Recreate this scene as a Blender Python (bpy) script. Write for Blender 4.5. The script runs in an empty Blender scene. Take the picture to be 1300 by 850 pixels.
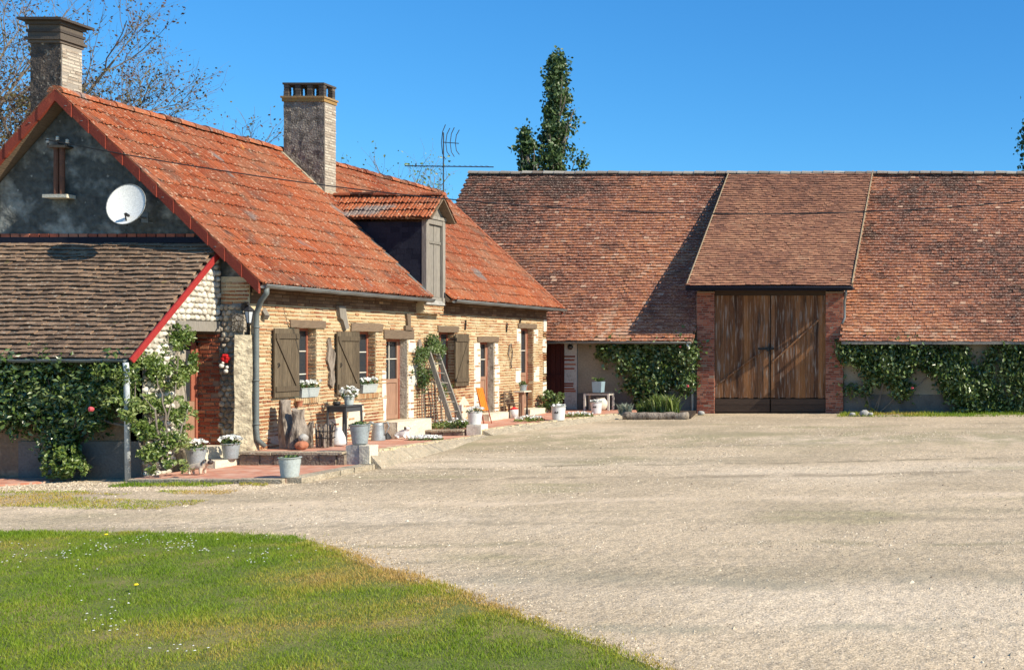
import bpy, math, random
import numpy as np
from mathutils import Vector

scene = bpy.context.scene
C = scene.collection
R = math.radians
random.seed(7)
rng = np.random.default_rng(11)

# ------------------------------------------------------------------ camera, sky, sun, exposure
EYE = 2.14
camd = bpy.data.cameras.new("camera"); cam = bpy.data.objects.new("camera", camd); C.objects.link(cam)
cam.location = (0, 0, EYE); cam.rotation_euler = (R(90), 0, 0)
camd.sensor_width = 36; camd.lens = 36; camd.shift_x = -635 / 1300; camd.shift_y = 13 / 1300
camd.clip_start = 0.1; camd.clip_end = 3000
scene.camera = cam

SUN_AZ, SUN_EL = R(-9), R(36.5)          # measured from +X towards +Y
sdir = Vector((math.cos(SUN_AZ) * math.cos(SUN_EL), math.sin(SUN_AZ) * math.cos(SUN_EL), math.sin(SUN_EL)))
sund = bpy.data.lights.new("sun", 'SUN'); sun = bpy.data.objects.new("sun", sund); C.objects.link(sun)
sun.rotation_euler = sdir.to_track_quat('Z', 'Y').to_euler()
sund.energy = 5.0; sund.angle = R(0.5); sund.color = (1.0, 0.90, 0.74)
world = bpy.data.worlds.new("World"); scene.world = world; world.use_nodes = True
wn, wl = world.node_tree.nodes, world.node_tree.links
bg = wn["Background"]; bg.inputs[1].default_value = 0.092
sky = wn.new("ShaderNodeTexSky"); sky.sky_type = 'NISHITA'; sky.sun_disc = False
sky.sun_elevation = SUN_EL; sky.sun_rotation = R(90) - SUN_AZ
sky.air_density = 1.0; sky.dust_density = 0.3; sky.ozone_density = 3.0; sky.altitude = 200
hs = wn.new("ShaderNodeHueSaturation"); hs.inputs['Saturation'].default_value = 1.45; hs.inputs['Value'].default_value = 1.0
gm = wn.new('ShaderNodeGamma'); gm.inputs[1].default_value = .72; wl.new(sky.outputs[0], gm.inputs[0]); wl.new(gm.outputs[0], hs.inputs['Color']); cg = wn.new('ShaderNodeMix'); cg.data_type = 'RGBA'; cg.blend_type = 'MULTIPLY'; cg.inputs[0].default_value = 1; cg.inputs[7].default_value = (.80, 1.58, 2.05, 1)
wl.new(hs.outputs[0], cg.inputs[6]); wl.new(cg.outputs[2], bg.inputs[0])
scene.view_settings.view_transform = 'Standard'; scene.view_settings.look = 'None'
scene.view_settings.exposure = 0.6; scene.view_settings.gamma = 1

# ------------------------------------------------------------------ helpers
def P(x, y, D):
    return np.array(((x - 1285) * D / 1300, D, EYE + (438 - y) * D / 1300))

def vnoise(x, y, seed=0):
    x = np.asarray(x, float); y = np.asarray(y, float)
    xi, yi = np.floor(x).astype(np.int64), np.floor(y).astype(np.int64)
    fx, fy = x - xi, y - yi; fx = fx * fx * (3 - 2 * fx); fy = fy * fy * (3 - 2 * fy)
    def h(a, b):
        n = (a * 374761393 + b * 668265263 + seed * 974634777) & 0x7fffffff
        n = ((n ^ (n >> 13)) * 1274126177) & 0x7fffffff
        return ((n ^ (n >> 16)) & 0xffff) / 65535.0
    return (h(xi, yi) * (1 - fx) + h(xi + 1, yi) * fx) * (1 - fy) + (h(xi, yi + 1) * (1 - fx) + h(xi + 1, yi + 1) * fx) * fy

def fbm(x, y, seed=0, o=3):
    s = 0; a = .5; t = 0
    for i in range(o):
        s = s + a * vnoise(np.asarray(x) * 2 ** i, np.asarray(y) * 2 ** i, seed + i); t += a; a *= .5
    return s / t

class MB:
    def __init__(s): s.V = []; s.F = []; s.n = 0
    def add(s, verts, faces, mat=0, r=None):
        verts = np.asarray(verts, float).reshape(-1, 3)
        rr = random.random() if r is None else r
        by = {}
        for f in faces: by.setdefault(len(f), []).append(f)
        for k, fs in by.items():
            a = np.array(fs, np.int64) + s.n
            s.F.append((a, np.full(len(a), mat), np.full(len(a), rr)))
        s.V.append(verts); s.n += len(verts); return s
    def addn(s, verts, pat, mat=0, r=None):      # verts (N,k,3), one face pattern for each
        verts = np.asarray(verts, float); N, k, _ = verts.shape
        if N == 0: return s
        r = rng.random(N) if r is None else np.asarray(r)
        base = (np.arange(N) * k)[:, None] + s.n
        for f in pat:
            s.F.append((base + np.array(f)[None, :], np.full(N, mat), r))
        s.V.append(verts.reshape(-1, 3)); s.n += N * k; return s
    def addn2(s, verts, pat, pat2, mat, r, r2):
        verts = np.asarray(verts, float); N, k, _ = verts.shape
        base = (np.arange(N) * k)[:, None] + s.n
        for ps, rr in ((pat, r), (pat2, r2)):
            for f in ps: s.F.append((base + np.array(f)[None, :], np.full(N, mat), rr))
        s.V.append(verts.reshape(-1, 3)); s.n += N * k; return s
    def box(s, a, b, mat=0, r=None, skip=()):
        x0, y0, z0 = a; x1, y1, z1 = b
        v = [(x0,y0,z0),(x1,y0,z0),(x1,y1,z0),(x0,y1,z0),(x0,y0,z1),(x1,y0,z1),(x1,y1,z1),(x0,y1,z1)]
        f = [(0,3,2,1),(4,5,6,7),(0,1,5,4),(1,2,6,5),(2,3,7,6),(3,0,4,7)]
        return s.add(v, f, mat, r)
    def bar(s, p, q, w, h, mat=0, r=None, up=(0, 0, 1)):
        p = Vector(p); q = Vector(q); d = (q - p).normalized(); u = Vector(up)
        if abs(d.dot(u)) > .98: u = Vector((0, 1, 0))
        a = d.cross(u).normalized(); b = a.cross(d).normalized()
        v = []
        for c in (p, q):
            for i, j in ((-1,-1),(1,-1),(1,1),(-1,1)): v.append(c + a * (i * w / 2) + b * (j * h / 2))
        return s.add(np.array([tuple(t) for t in v]), [(0,1,2,3),(7,6,5,4),(0,4,5,1),(1,5,6,2),(2,6,7,3),(3,7,4,0)], mat, r)
    def tube(s, pts, rad, n=8, mat=0, r=None, caps=True):
        pts = [Vector(p) for p in pts]
        if not hasattr(rad, '__len__'): rad = [rad] * len(pts)
        v = []; ref = None
        for i, p in enumerate(pts):
            d = (pts[min(i + 1, len(pts) - 1)] - pts[max(i - 1, 0)])
            if d.length < 1e-6: d = Vector((0, 0, 1))
            d.normalize()
            if ref is None: ref = Vector((1, 0, 0)) if abs(d.x) < .8 else Vector((0, 1, 0))
            a = d.cross(ref).normalized(); b = d.cross(a).normalized(); ref = b.cross(d)
            ref = a.cross(d) * -1 if ref.length < 1e-6 else ref
            ref = b
            for k in range(n):
                t = 2 * math.pi * k / n
                # frame kept simple: a, b from a fixed reference
                v.append(p + (a * math.cos(t) + b * math.sin(t)) * rad[i])
            ref = Vector((1, 0, 0)) if abs(d.x) < .8 else Vector((0, 1, 0))
        f = []
        for i in range(len(pts) - 1):
            for k in range(n):
                k2 = (k + 1) % n
                f.append((i*n+k, i*n+k2, (i+1)*n+k2, (i+1)*n+k))
        if caps:
            f.append(tuple(range(n))[::-1]); f.append(tuple((len(pts)-1)*n + k for k in range(n)))
        return s.add(np.array([tuple(t) for t in v]), f, mat, r)
    def lathe(s, c, prof, n=20, mat=0, r=None, sx=1, sy=1, wob=0):
        v = []; f = []
        for rr, z in prof:
            for k in range(n):
                t = 2 * math.pi * k / n; w = 1 + wob * math.sin(3 * t + z * 9)
                v.append((c[0] + rr * math.cos(t) * sx * w, c[1] + rr * math.sin(t) * sy * w, c[2] + z))
        for i in range(len(prof) - 1):
            for k in range(n):
                k2 = (k + 1) % n; f.append((i*n+k, i*n+k2, (i+1)*n+k2, (i+1)*n+k))
        f.append(tuple(range(n))[::-1]); f.append(tuple((len(prof)-1)*n + k for k in range(n)))
        return s.add(v, f, mat, r)
    def blob(s, c, rad, mat=0, r=None, jit=.12, seg=10, rings=7, seed=0):
        rx, ry, rz = rad if hasattr(rad, '__len__') else (rad,) * 3
        q = random.Random(seed + int(c[0] * 100)); v = [(c[0], c[1], c[2] - rz)]; f = []
        for i in range(1, rings):
            p = math.pi * i / rings
            for k in range(seg):
                t = 2 * math.pi * k / seg; j = 1 + q.uniform(-jit, jit)
                v.append((c[0] + rx*math.sin(p)*math.cos(t)*j, c[1] + ry*math.sin(p)*math.sin(t)*j, c[2] - rz*math.cos(p)*j))
        v.append((c[0], c[1], c[2] + rz)); top = len(v) - 1
        for k in range(seg):
            k2 = (k + 1) % seg
            f.append((0, 1 + k2, 1 + k)); f.append((top, top - seg + k, top - seg + k2))
            for i in range(rings - 2): f.append((1+i*seg+k, 1+i*seg+k2, 1+(i+1)*seg+k2, 1+(i+1)*seg+k))
        return s.add(v, f, mat, r)
    def prism(s, poly, mapf, d0, d1, mat=0, r=None):     # poly of (u,v); mapf(u,v,d)->xyz
        n = len(poly)
        v = [mapf(u, w, d0) for u, w in poly] + [mapf(u, w, d1) for u, w in poly]
        f = [tuple(range(n)), tuple(range(2*n-1, n-1, -1))] + [(i, i+n, (i+1) % n + n, (i+1) % n) for i in range(n)]
        return s.add(v, f, mat, r)
    def build(s, name, mats, smooth=False, off=(0, 0, 0)):
        me = bpy.data.meshes.new(name)
        V = np.concatenate(s.V) - np.array(off)
        me.vertices.add(len(V)); me.vertices.foreach_set('co', V.astype(np.float32).ravel())
        loops = np.concatenate([a.ravel() for a, _, _ in s.F])
        tot = np.concatenate([np.full(len(a), a.shape[1]) for a, _, _ in s.F])
        st = np.concatenate([[0], np.cumsum(tot)[:-1]])
        me.loops.add(len(loops)); me.loops.foreach_set('vertex_index', loops.astype(np.int32))
        me.polygons.add(len(tot)); me.polygons.foreach_set('loop_start', st.astype(np.int32)); me.polygons.foreach_set('loop_total', tot.astype(np.int32))
        me.polygons.foreach_set('material_index', np.concatenate([m for _, m, _ in s.F]).astype(np.int32))
        me.polygons.foreach_set('use_smooth', np.full(len(tot), smooth))
        at = me.attributes.new('rnd', 'FLOAT', 'FACE'); at.data.foreach_set('value', np.concatenate([r for _, _, r in s.F]).astype(np.float32))
        for m in (mats if isinstance(mats, (list, tuple)) else [mats]): me.materials.append(m)
        me.update(calc_edges=True); me.validate()
        return me

WL = {}
def obj(name, mb, mats, parent=None, smooth=False, local=False, loc=None):
    off = (0, 0, 0)
    if parent is not None and not local: off = WL.get(parent.name, (0, 0, 0))
    if loc is not None: off = loc
    me = mb.build(name, mats, smooth, (0, 0, 0) if local else off)
    o = bpy.data.objects.new(name, me); C.objects.link(o)
    if parent is not None:
        o.parent = parent; WL[o.name] = WL.get(parent.name, (0, 0, 0))
    elif loc is not None:
        o.location = loc; WL[o.name] = tuple(loc)
    return o

def thing(name, label, cat, loc=(0, 0, 0), rz=0, group=None):
    o = bpy.data.objects.new(name, None); C.objects.link(o); o.empty_display_size = .2
    o.location = loc; o.rotation_euler = (0, 0, rz); WL[o.name] = tuple(float(c) for c in loc)
    return tag(o, label, cat, group)

def tag(o, label, cat, group=None):
    o['label'] = label; o['category'] = cat
    if group: o['group'] = group
    return o

def kind(o, k='structure'):
    o['kind'] = k; return o

def dup(root, loc, label, rz=0, group=None):
    r = root.copy(); C.objects.link(r); r.location = loc; r.rotation_euler = (0, 0, rz); r['label'] = label
    if group: r['group'] = group
    for ch in list(root.children):
        c = ch.copy(); C.objects.link(c); c.parent = r
        for g in list(ch.children):
            d = g.copy(); C.objects.link(d); d.parent = c
    return r

# ------------------------------------------------------------------ materials
def mat(name, cols, rough=.85, blotch=(), bump=.3, bscale=40, stretch=(1, 1, 1), metal=0, trans=0, bdist=.02, spec=.3, vor=None, fine=.15):
    """cols: ramp over the per-face value; blotch: (colour, noise scale, low, high, strength)."""
    m = bpy.data.materials.new(name); m.use_nodes = True
    N, L = m.node_tree.nodes, m.node_tree.links; b = N['Principled BSDF']
    tc = N.new('ShaderNodeTexCoord'); mp = N.new('ShaderNodeMapping'); mp.inputs['Scale'].default_value = stretch
    L.new(tc.outputs['Object'], mp.inputs['Vector'])
    at = N.new('ShaderNodeAttribute'); at.attribute_name = 'rnd'
    rp = N.new('ShaderNodeValToRGB'); e = rp.color_ramp.elements
    while len(e) < len(cols): e.new(.5)
    for i, c in enumerate(cols):
        e[i].position = i / max(1, len(cols) - 1); e[i].color = (*c, 1)
    if len(cols) == 1: e[1].color = (*cols[0], 1)
    L.new(at.outputs['Fac'], rp.inputs[0]); cur = rp.outputs[0]
    def noise(sc, det=4, vec=mp.outputs[0]):
        n = N.new('ShaderNodeTexNoise'); n.inputs['Scale'].default_value = sc; n.inputs['Detail'].default_value = det
        L.new(vec, n.inputs['Vector']); return n.outputs['Fac']
    def mixc(a, bcol, fac, mode='MIX'):
        x = N.new('ShaderNodeMix'); x.data_type = 'RGBA'; x.blend_type = mode
        L.new(a, x.inputs[6])
        if isinstance(bcol, tuple): x.inputs[7].default_value = (*bcol, 1)
        else: L.new(bcol, x.inputs[7])
        if isinstance(fac, float): x.inputs[0].default_value = fac
        else: L.new(fac, x.inputs[0])
        return x.outputs[2]
    def maprange(v, lo, hi, a=0, c=1):
        q = N.new('ShaderNodeMapRange'); q.inputs[1].default_value = lo; q.inputs[2].default_value = hi
        q.inputs[3].default_value = a; q.inputs[4].default_value = c; L.new(v, q.inputs[0]); return q.outputs[0]
    for (c, sc, lo, hi, st) in blotch:
        cur = mixc(cur, c, maprange(noise(sc, 5), lo, hi, 0, st))
    h = None
    if vor:
        vs, jc, jw = vor
        v = N.new('ShaderNodeTexVoronoi'); v.feature = 'DISTANCE_TO_EDGE'; v.inputs['Scale'].default_value = vs
        nz = N.new('ShaderNodeTexNoise'); nz.inputs['Scale'].default_value = vs * 1.5; L.new(mp.outputs[0], nz.inputs['Vector'])
        ad = N.new('ShaderNodeMix'); ad.data_type = 'RGBA'; ad.blend_type = 'LINEAR_LIGHT'; ad.inputs[0].default_value = .12 / max(.5, vs * .5)
        L.new(mp.outputs[0], ad.inputs[6]); L.new(nz.outputs['Color'], ad.inputs[7]); L.new(ad.outputs[2], v.inputs['Vector'])
        v2 = N.new('ShaderNodeTexVoronoi'); v2.inputs['Scale'].default_value = vs; L.new(ad.outputs[2], v2.inputs['Vector'])
        sp = N.new('ShaderNodeSeparateColor'); L.new(v2.outputs['Color'], sp.inputs[0])
        g = N.new('ShaderNodeCombineColor')
        for i in range(3): L.new(maprange(sp.outputs[0], 0, 1, .6, 1.25), g.inputs[i])
        cur = mixc(cur, g.outputs[0], 1.0, 'MULTIPLY')
        e2 = maprange(v.outputs['Distance'], 0, jw, 1, 0)
        cur = mixc(cur, jc, e2); h = maprange(v.outputs['Distance'], 0, jw * 1.6, 0, 1)
    if fine:
        g = N.new('ShaderNodeCombineColor'); nf = noise(bscale, 3); q = maprange(nf, .3, .7, 1 - fine, 1 + fine)
        for i in range(3): L.new(q, g.inputs[i])
        cur = mixc(cur, g.outputs[0], 1.0, 'MULTIPLY')
    L.new(cur, b.inputs['Base Color'])
    b.inputs['Roughness'].default_value = rough; b.inputs['Metallic'].default_value = metal
    b.inputs['Specular IOR Level'].default_value = spec
    if bump:
        bp = N.new('ShaderNodeBump'); bp.inputs['Strength'].default_value = bump; bp.inputs['Distance'].default_value = bdist
        hh = noise(bscale, 6)
        if h is not None:
            a = N.new('ShaderNodeMath'); a.operation = 'MULTIPLY_ADD'; a.inputs[1].default_value = 2.5; L.new(h, a.inputs[0]); L.new(hh, a.inputs[2]); hh = a.outputs[0]
        L.new(hh, bp.inputs['Height']); L.new(bp.outputs[0], b.inputs['Normal'])
    if trans:
        t = N.new('ShaderNodeBsdfTranslucent'); L.new(cur, t.inputs[0]); ms = N.new('ShaderNodeMixShader'); ms.inputs[0].default_value = trans
        L.new(b.outputs[0], ms.inputs[1]); L.new(t.outputs[0], ms.inputs[2]); L.new(ms.outputs[0], N['Material Output'].inputs[0])
    return m

def shade(c, k): return tuple(min(1, v * k) for v in c)
m_brick = mat('facade brick', [(.23,.08,.038),(.34,.15,.068),(.38,.22,.105),(.42,.275,.14),(.47,.35,.195)], blotch=[((.55,.46,.29),2.2,.5,.7,.6),((.2,.12,.07),7,.62,.78,.5),((.7,.6,.42),24,.6,.7,.5)], bump=.7, bscale=60)
m_mortar = mat('cream lime mortar', [(.55,.45,.275)], blotch=[((.60,.51,.34),2.2,.45,.7,.7),((.42,.29,.15),5,.58,.76,.6)], bump=.8, bscale=50)
m_reveal = mat('grey dressed stone', [(.40,.36,.29)], blotch=[((.22,.19,.15),7,.5,.68,.8),((.58,.53,.42),4,.55,.7,.7)], bump=.8, bscale=22, bdist=.04)
m_joint = mat('grey lime joint', [(.30,.26,.20)], bump=.6)
m_scale = mat('pale fieldstone', [(.42,.38,.30),(.58,.54,.45),(.66,.62,.53)], blotch=[((.38,.33,.25),6,.55,.72,.6)], bump=.6, bscale=30)
m_field = mat('grey brown fieldstone', [(.20,.16,.12),(.34,.28,.21),(.50,.43,.32)], blotch=[((.14,.11,.08),8,.5,.7,.7),((.58,.50,.36),10,.6,.7,.6)], bump=1, bscale=26, bdist=.03)
m_cream = mat('cream limewashed corner', [(.50,.43,.295)], blotch=[((.24,.20,.14),6,.46,.62,.85),((.36,.36,.12),2.5,.66,.74,.7)], bump=1, bscale=14, bdist=.05)
m_riser = mat('shade-darkened riser stone', [(.20,.16,.12),(.27,.22,.17)], blotch=[((.09,.07,.055),6,.5,.7,.8)], bump=1, bscale=20, bdist=.04)  # brown stone, with the shade of the step fronts put into the colour
m_kerb = mat('weathered kerb stone', [(.34,.28,.195),(.41,.345,.245)], blotch=[((.24,.21,.15),6,.5,.7,.75),((.56,.49,.37),11,.58,.7,.6)], bump=.9, bscale=26, bdist=.04)
m_cornice_shade = mat('shade-tinted brown cornice brick', [(.11,.06,.035),(.17,.10,.055),(.22,.14,.085)], bump=.6, bscale=50)  # brown brick, darkened further so the colour carries the eave shade
m_rbrick = mat('red brick', [(.17,.045,.025),(.27,.07,.04),(.36,.11,.06),(.42,.17,.10)], blotch=[((.12,.04,.03),5,.55,.75,.4)], bump=.4, bscale=80)
m_rmortar = mat('dull mortar', [(.27,.19,.14)], bump=.5, bscale=70)
m_entrybrick = mat('rough red entry brick', [(.22,.05,.025),(.36,.10,.05),(.48,.2,.1)], bump=.7, bscale=60)
m_stone = mat('cream painted stone', [(.56,.50,.38),(.63,.58,.46)], blotch=[((.42,.36,.27),5,.55,.75,.5)], bump=.5, bscale=30)
m_white = mat('whitewashed stone', [(.66,.62,.53),(.60,.55,.45)], blotch=[((.5,.44,.36),8,.6,.8,.5)], bump=.4, bscale=30)
m_rubble = mat('pale rubble stone', [(.62,.57,.47)], vor=(8.5, (.30,.26,.2), .045), blotch=[((.45,.40,.32),4,.55,.75,.5)], bump=1, bdist=.05, bscale=30)
m_rubbleD = mat('grey rubble stone', [(.38,.33,.26)], vor=(9, (.22,.18,.14), .05), blotch=[((.56,.49,.36),5,.46,.62,.8),((.15,.12,.09),9,.55,.7,.7)], bump=1, bdist=.07, bscale=16)
m_plaster = mat('stained gable plaster', [(.085,.088,.078)], blotch=[((.30,.30,.26),1.7,.5,.62,.8),((.045,.047,.042),2.4,.52,.7,.75),((.52,.50,.42),7,.66,.74,.6)], bump=1, bscale=9, bdist=.05, fine=.35)
m_leanwall = mat('lean-to render', [(.19,.135,.085)], blotch=[((.14,.11,.08),1.5,.5,.7,.7),((.42,.30,.20),4,.55,.75,.6)], bump=.6, bscale=18)
m_cement = mat('grey cement', [(.145,.135,.12)], blotch=[((.085,.08,.07),2,.45,.7,.8)], bump=.4, bscale=25)
m_barnwall = mat('barn lime plaster', [(.31,.265,.19)], blotch=[((.18,.15,.11),1,.45,.7,.8),((.36,.31,.23),4,.6,.75,.5)], bump=.4, bscale=20)
m_tile = mat('orange interlocking tile', [(.03,.014,.010),(.20,.050,.024),(.275,.072,.031),(.335,.092,.038),(.385,.12,.05)], rough=.85, spec=.12,
             blotch=[((.30,.17,.10),1.1,.45,.66,.45),((.15,.085,.06),2.6,.56,.68,.7),((.20,.18,.165),1.3,.66,.72,.8),((.60,.28,.05),5,.68,.76,.5),((.55,.43,.30),20,.58,.67,.65),((.13,.08,.05),30,.57,.68,.7)], bump=.6, bscale=50, stretch=(.5,1,1))
m_verge = mat('dark red verge tile', [(.20,.035,.02),(.27,.05,.027)], blotch=[((.4,.11,.05),4,.6,.7,.6),((.5,.42,.36),9,.7,.76,.5)], bump=.3, bscale=40)
m_plain = mat('weathered plain tile', [(.07,.038,.028),(.15,.064,.042),(.26,.10,.058),(.35,.135,.07),(.45,.18,.082),(.50,.30,.19)], rough=.9, stretch=(.4,1,1), spec=.15,
              blotch=[((.66,.48,.36),38,.56,.64,.75),((.06,.045,.035),2.0,.55,.75,.55),((.15,.13,.06),7,.66,.76,.5)], bump=.6, bscale=50)
m_porch = mat('newer brown plain tile', [(.13,.062,.04),(.22,.10,.062),(.33,.15,.085),(.41,.20,.11),(.44,.27,.165)], rough=.9,
              blotch=[((.48,.40,.27),22,.62,.7,.5),((.13,.08,.05),2.5,.55,.75,.4)], bump=.5, bscale=50)
m_leantile = mat('brown lean-to tile', [(.06,.04,.028),(.18,.115,.072),(.265,.17,.105),(.35,.24,.145)], rough=.9,
              blotch=[((.42,.37,.28),18,.6,.68,.7),((.04,.035,.03),2.2,.55,.72,.6),((.26,.22,.04),4,.68,.74,.5)], bump=.6, bscale=50)
m_ridge = mat('ridge tile', [(.34,.30,.24),(.22,.17,.13),(.42,.38,.31)], bump=.5, bscale=40)
m_slate = mat('dark slate', [(.014,.016,.026),(.026,.029,.042)], rough=.85, spec=.1, bump=.3, bscale=30)
m_zinc = mat('zinc', [(.17,.18,.175),(.22,.23,.22)], rough=.55, metal=.35, blotch=[((.2,.22,.22),6,.5,.7,.5)], bump=.1)
m_pipe = mat('painted pipe', [(.13,.15,.145)], rough=.5, blotch=[((.2,.22,.2),5,.5,.75,.5)], bump=.1)
m_wpipe = mat('pale pipe', [(.50,.54,.55)], rough=.5, blotch=[((.3,.33,.33),5,.55,.75,.5)], bump=.1)
m_fascia = mat('red painted fascia', [(.30,.025,.022)], rough=.6, blotch=[((.3,.05,.03),7,.55,.75,.6)], bump=.2)
m_shutter = mat('olive brown shutter wood', [(.085,.064,.04),(.125,.096,.06)], rough=.7, stretch=(1,1,.1), bump=.4, bscale=60, fine=.3)
m_beam = mat('weathered timber', [(.19,.135,.088),(.145,.105,.07)], rough=.85, stretch=(1,.15,1), blotch=[((.12,.09,.07),20,.55,.75,.6)], bump=.6, bscale=50)
m_greywood = mat('silver grey timber', [(.20,.18,.15),(.28,.255,.215),(.15,.135,.11)], rough=.9, stretch=(1,1,.12), blotch=[((.14,.12,.10),20,.55,.72,.7)], bump=.5, bscale=50)
m_gate = mat('old brown gate boards', [(.10,.045,.022),(.175,.080,.036),(.26,.125,.055)], rough=.85, stretch=(1,1,.1), blotch=[((.33,.28,.23),16,.52,.66,.75),((.025,.016,.012),11,.54,.70,.8),((.34,.15,.05),2.2,.52,.68,.6)], bump=.6, bscale=45)
m_gatedark = mat('tarred gate board', [(.055,.036,.026),(.08,.052,.036)], rough=.85, stretch=(.1,1,1), bump=.5, bscale=45)
m_doorwood = mat('tan painted door', [(.30,.175,.115)], rough=.6, stretch=(1,1,.1), blotch=[((.25,.13,.08),12,.55,.75,.5)], bump=.2)
m_redwood = mat('red brown joinery', [(.30,.10,.06)], rough=.6, bump=.2)
m_darkred = mat('dark red plank door', [(.085,.018,.012),(.11,.025,.016)], rough=.7, stretch=(1,1,.1), bump=.3)
m_glass = mat('window glass', [(.03,.035,.04)], rough=.08, bump=0, spec=.6, fine=0)
m_curtain = mat('lace curtain', [(.62,.60,.55)], bump=.2, bscale=80)
m_paver = None
m_iron = mat('black iron', [(.02,.02,.02)], rough=.5, bump=.2)
m_dish = mat('dish paint', [(.68,.68,.64)], rough=.45, blotch=[((.5,.5,.47),14,.6,.75,.6)], bump=.05)
m_metalpole = mat('aluminium', [(.09,.09,.09)], rough=.4, metal=.7, bump=0)
m_lichen = mat('lichened mortar', [(.30,.18,.06),(.3,.25,.18)], blotch=[((.2,.16,.12),9,.5,.7,.6)], bump=.6)
m_vmortar = mat('pale verge mortar', [(.38,.29,.18)], blotch=[((.42,.25,.08),5,.55,.7,.6)], bump=.6)
m_chim = mat('rough chimney render', [(.22,.19,.155)], blotch=[((.08,.068,.055),5,.46,.62,.85),((.50,.44,.35),13,.56,.68,.7)], bump=1, bscale=22, bdist=.05)
m_palebrick = mat('pale sunlit side brick', [(.34,.27,.20),(.47,.40,.31),(.54,.48,.38)], blotch=[((.2,.16,.12),7,.55,.7,.6)], bump=.7, bscale=50)  # pale brick for the chimneys' sun side, sunlight partly put into the colour
m_palejoint = mat('grey joint', [(.30,.26,.21)], bump=.6)
m_chimdark = mat('sooty chimney render', [(.095,.075,.06)], blotch=[((.05,.04,.033),5,.46,.62,.85),((.40,.35,.28),12,.6,.7,.7)], bump=1, bscale=22, bdist=.05)
m_chimbrick = mat('sooty brick', [(.05,.04,.035),(.085,.07,.055),(.14,.11,.085)], bump=.6, bscale=40)
m_leaf = mat('climber leaf', [(.028,.06,.013),(.06,.11,.022),(.11,.17,.035),(.24,.30,.11)], rough=.34, bump=0, trans=.22, fine=0, spec=.8)
m_leafY = mat('bright green leaf', [(.05,.10,.012),(.10,.16,.025),(.19,.26,.05),(.34,.38,.14)], rough=.4, bump=0, trans=.3, fine=0, spec=.7)
m_leafP = mat('poplar leaf', [(.03,.065,.02),(.06,.105,.03),(.11,.165,.05)], rough=.45, bump=0, trans=.2, fine=0, spec=.5)
m_leafR = mat('bronze spring leaf', [(.08,.04,.03),(.13,.065,.04),(.12,.11,.035),(.17,.14,.07)], rough=.6, bump=0, trans=.3, fine=0)
m_leafG = mat('grey green leaf', [(.22,.26,.2),(.35,.38,.3)], rough=.7, bump=0, trans=.2, fine=0)
m_petal = mat('white petal', [(.82,.82,.78),(.7,.72,.66)], rough=.6, bump=0, trans=.2, fine=0)
m_pink = mat('pink petal', [(.7,.12,.14)], bump=0, trans=.2, fine=0)
m_redp = mat('red petal', [(.65,.02,.02)], bump=0, fine=0)
m_yellow = mat('yellow petal', [(.8,.6,.02)], bump=0, fine=0)
m_bark = mat('grey bark', [(.17,.14,.11)], stretch=(1,1,.3), blotch=[((.3,.27,.22),5,.5,.7,.5)], bump=.6)
m_zincpot = mat('galvanised pot', [(.33,.37,.38)], rough=.5, metal=.35, blotch=[((.24,.27,.28),8,.5,.7,.6)], bump=.1)
m_paintpot = mat('pale green grey pot', [(.38,.42,.40)], rough=.6, blotch=[((.36,.38,.33),7,.55,.75,.5)], bump=.1)
m_whitepot = mat('white enamel', [(.58,.59,.58)], rough=.4, blotch=[((.5,.48,.44),9,.62,.75,.5)], bump=.05)
m_bluepot = mat('blue grey pot', [(.25,.34,.38)], rough=.6, bump=.1)
m_terra = mat('terracotta', [(.36,.14,.075)], rough=.85, blotch=[((.6,.36,.24),6,.55,.75,.5)], bump=.3)
m_oldclay = mat('old brown clay', [(.17,.075,.045)], blotch=[((.07,.04,.03),6,.5,.7,.7)], bump=.4)
m_soil = mat('soil', [(.05,.035,.025)], bump=.8)
m_log = mat('driftwood', [(.21,.17,.135),(.28,.235,.185),(.15,.12,.095)], stretch=(1,1,.3), blotch=[((.05,.035,.025),10,.48,.66,.9),((.46,.38,.29),16,.6,.72,.7)], bump=1, bscale=25, bdist=.03)
m_orange = mat('orange varnished wood', [(.62,.20,.025)], rough=.45, stretch=(1,1,.1), blotch=[((.42,.12,.02),14,.5,.7,.6)], bump=.2)
m_rust = mat('rusty red metal', [(.30,.07,.04)], bump=.2)
m_darktable = mat('dark grey painted metal', [(.055,.06,.065)], rough=.45, bump=.1)
m_whitewood = mat('worn white wood', [(.52,.49,.43)], blotch=[((.3,.26,.2),12,.55,.7,.6)], bump=.3)
m_dogcream = mat('cream glazed statue', [(.60,.50,.38)], rough=.5, blotch=[((.42,.26,.14),5,.5,.7,.7)], bump=.1)
m_dogdark = mat('dark brown glaze', [(.05,.035,.03)], rough=.5, bump=.1)
m_dogwhite = mat('white glazed statue', [(.72,.71,.68)], rough=.5, blotch=[((.35,.33,.32),7,.6,.7,.7)], bump=.1)
m_rock = mat('grey boulder', [(.33,.32,.29),(.42,.40,.36)], blotch=[((.2,.2,.18),6,.5,.7,.6)], bump=.8, bscale=15)
m_lamp = mat('frosted lamp glass', [(.5,.52,.52)], rough=.25, bump=0)
m_blade = mat('grass blade', [(.50,.32,.10),(.42,.33,.06),(.25,.31,.022),(.165,.26,.012),(.105,.205,.008)], rough=.55, bump=0, trans=.3, fine=0)
m_peb = mat('pebble', [(.16,.12,.08),(.42,.335,.23),(.50,.405,.28),(.55,.45,.32),(.66,.57,.42)], bump=0, fine=0)

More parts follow.
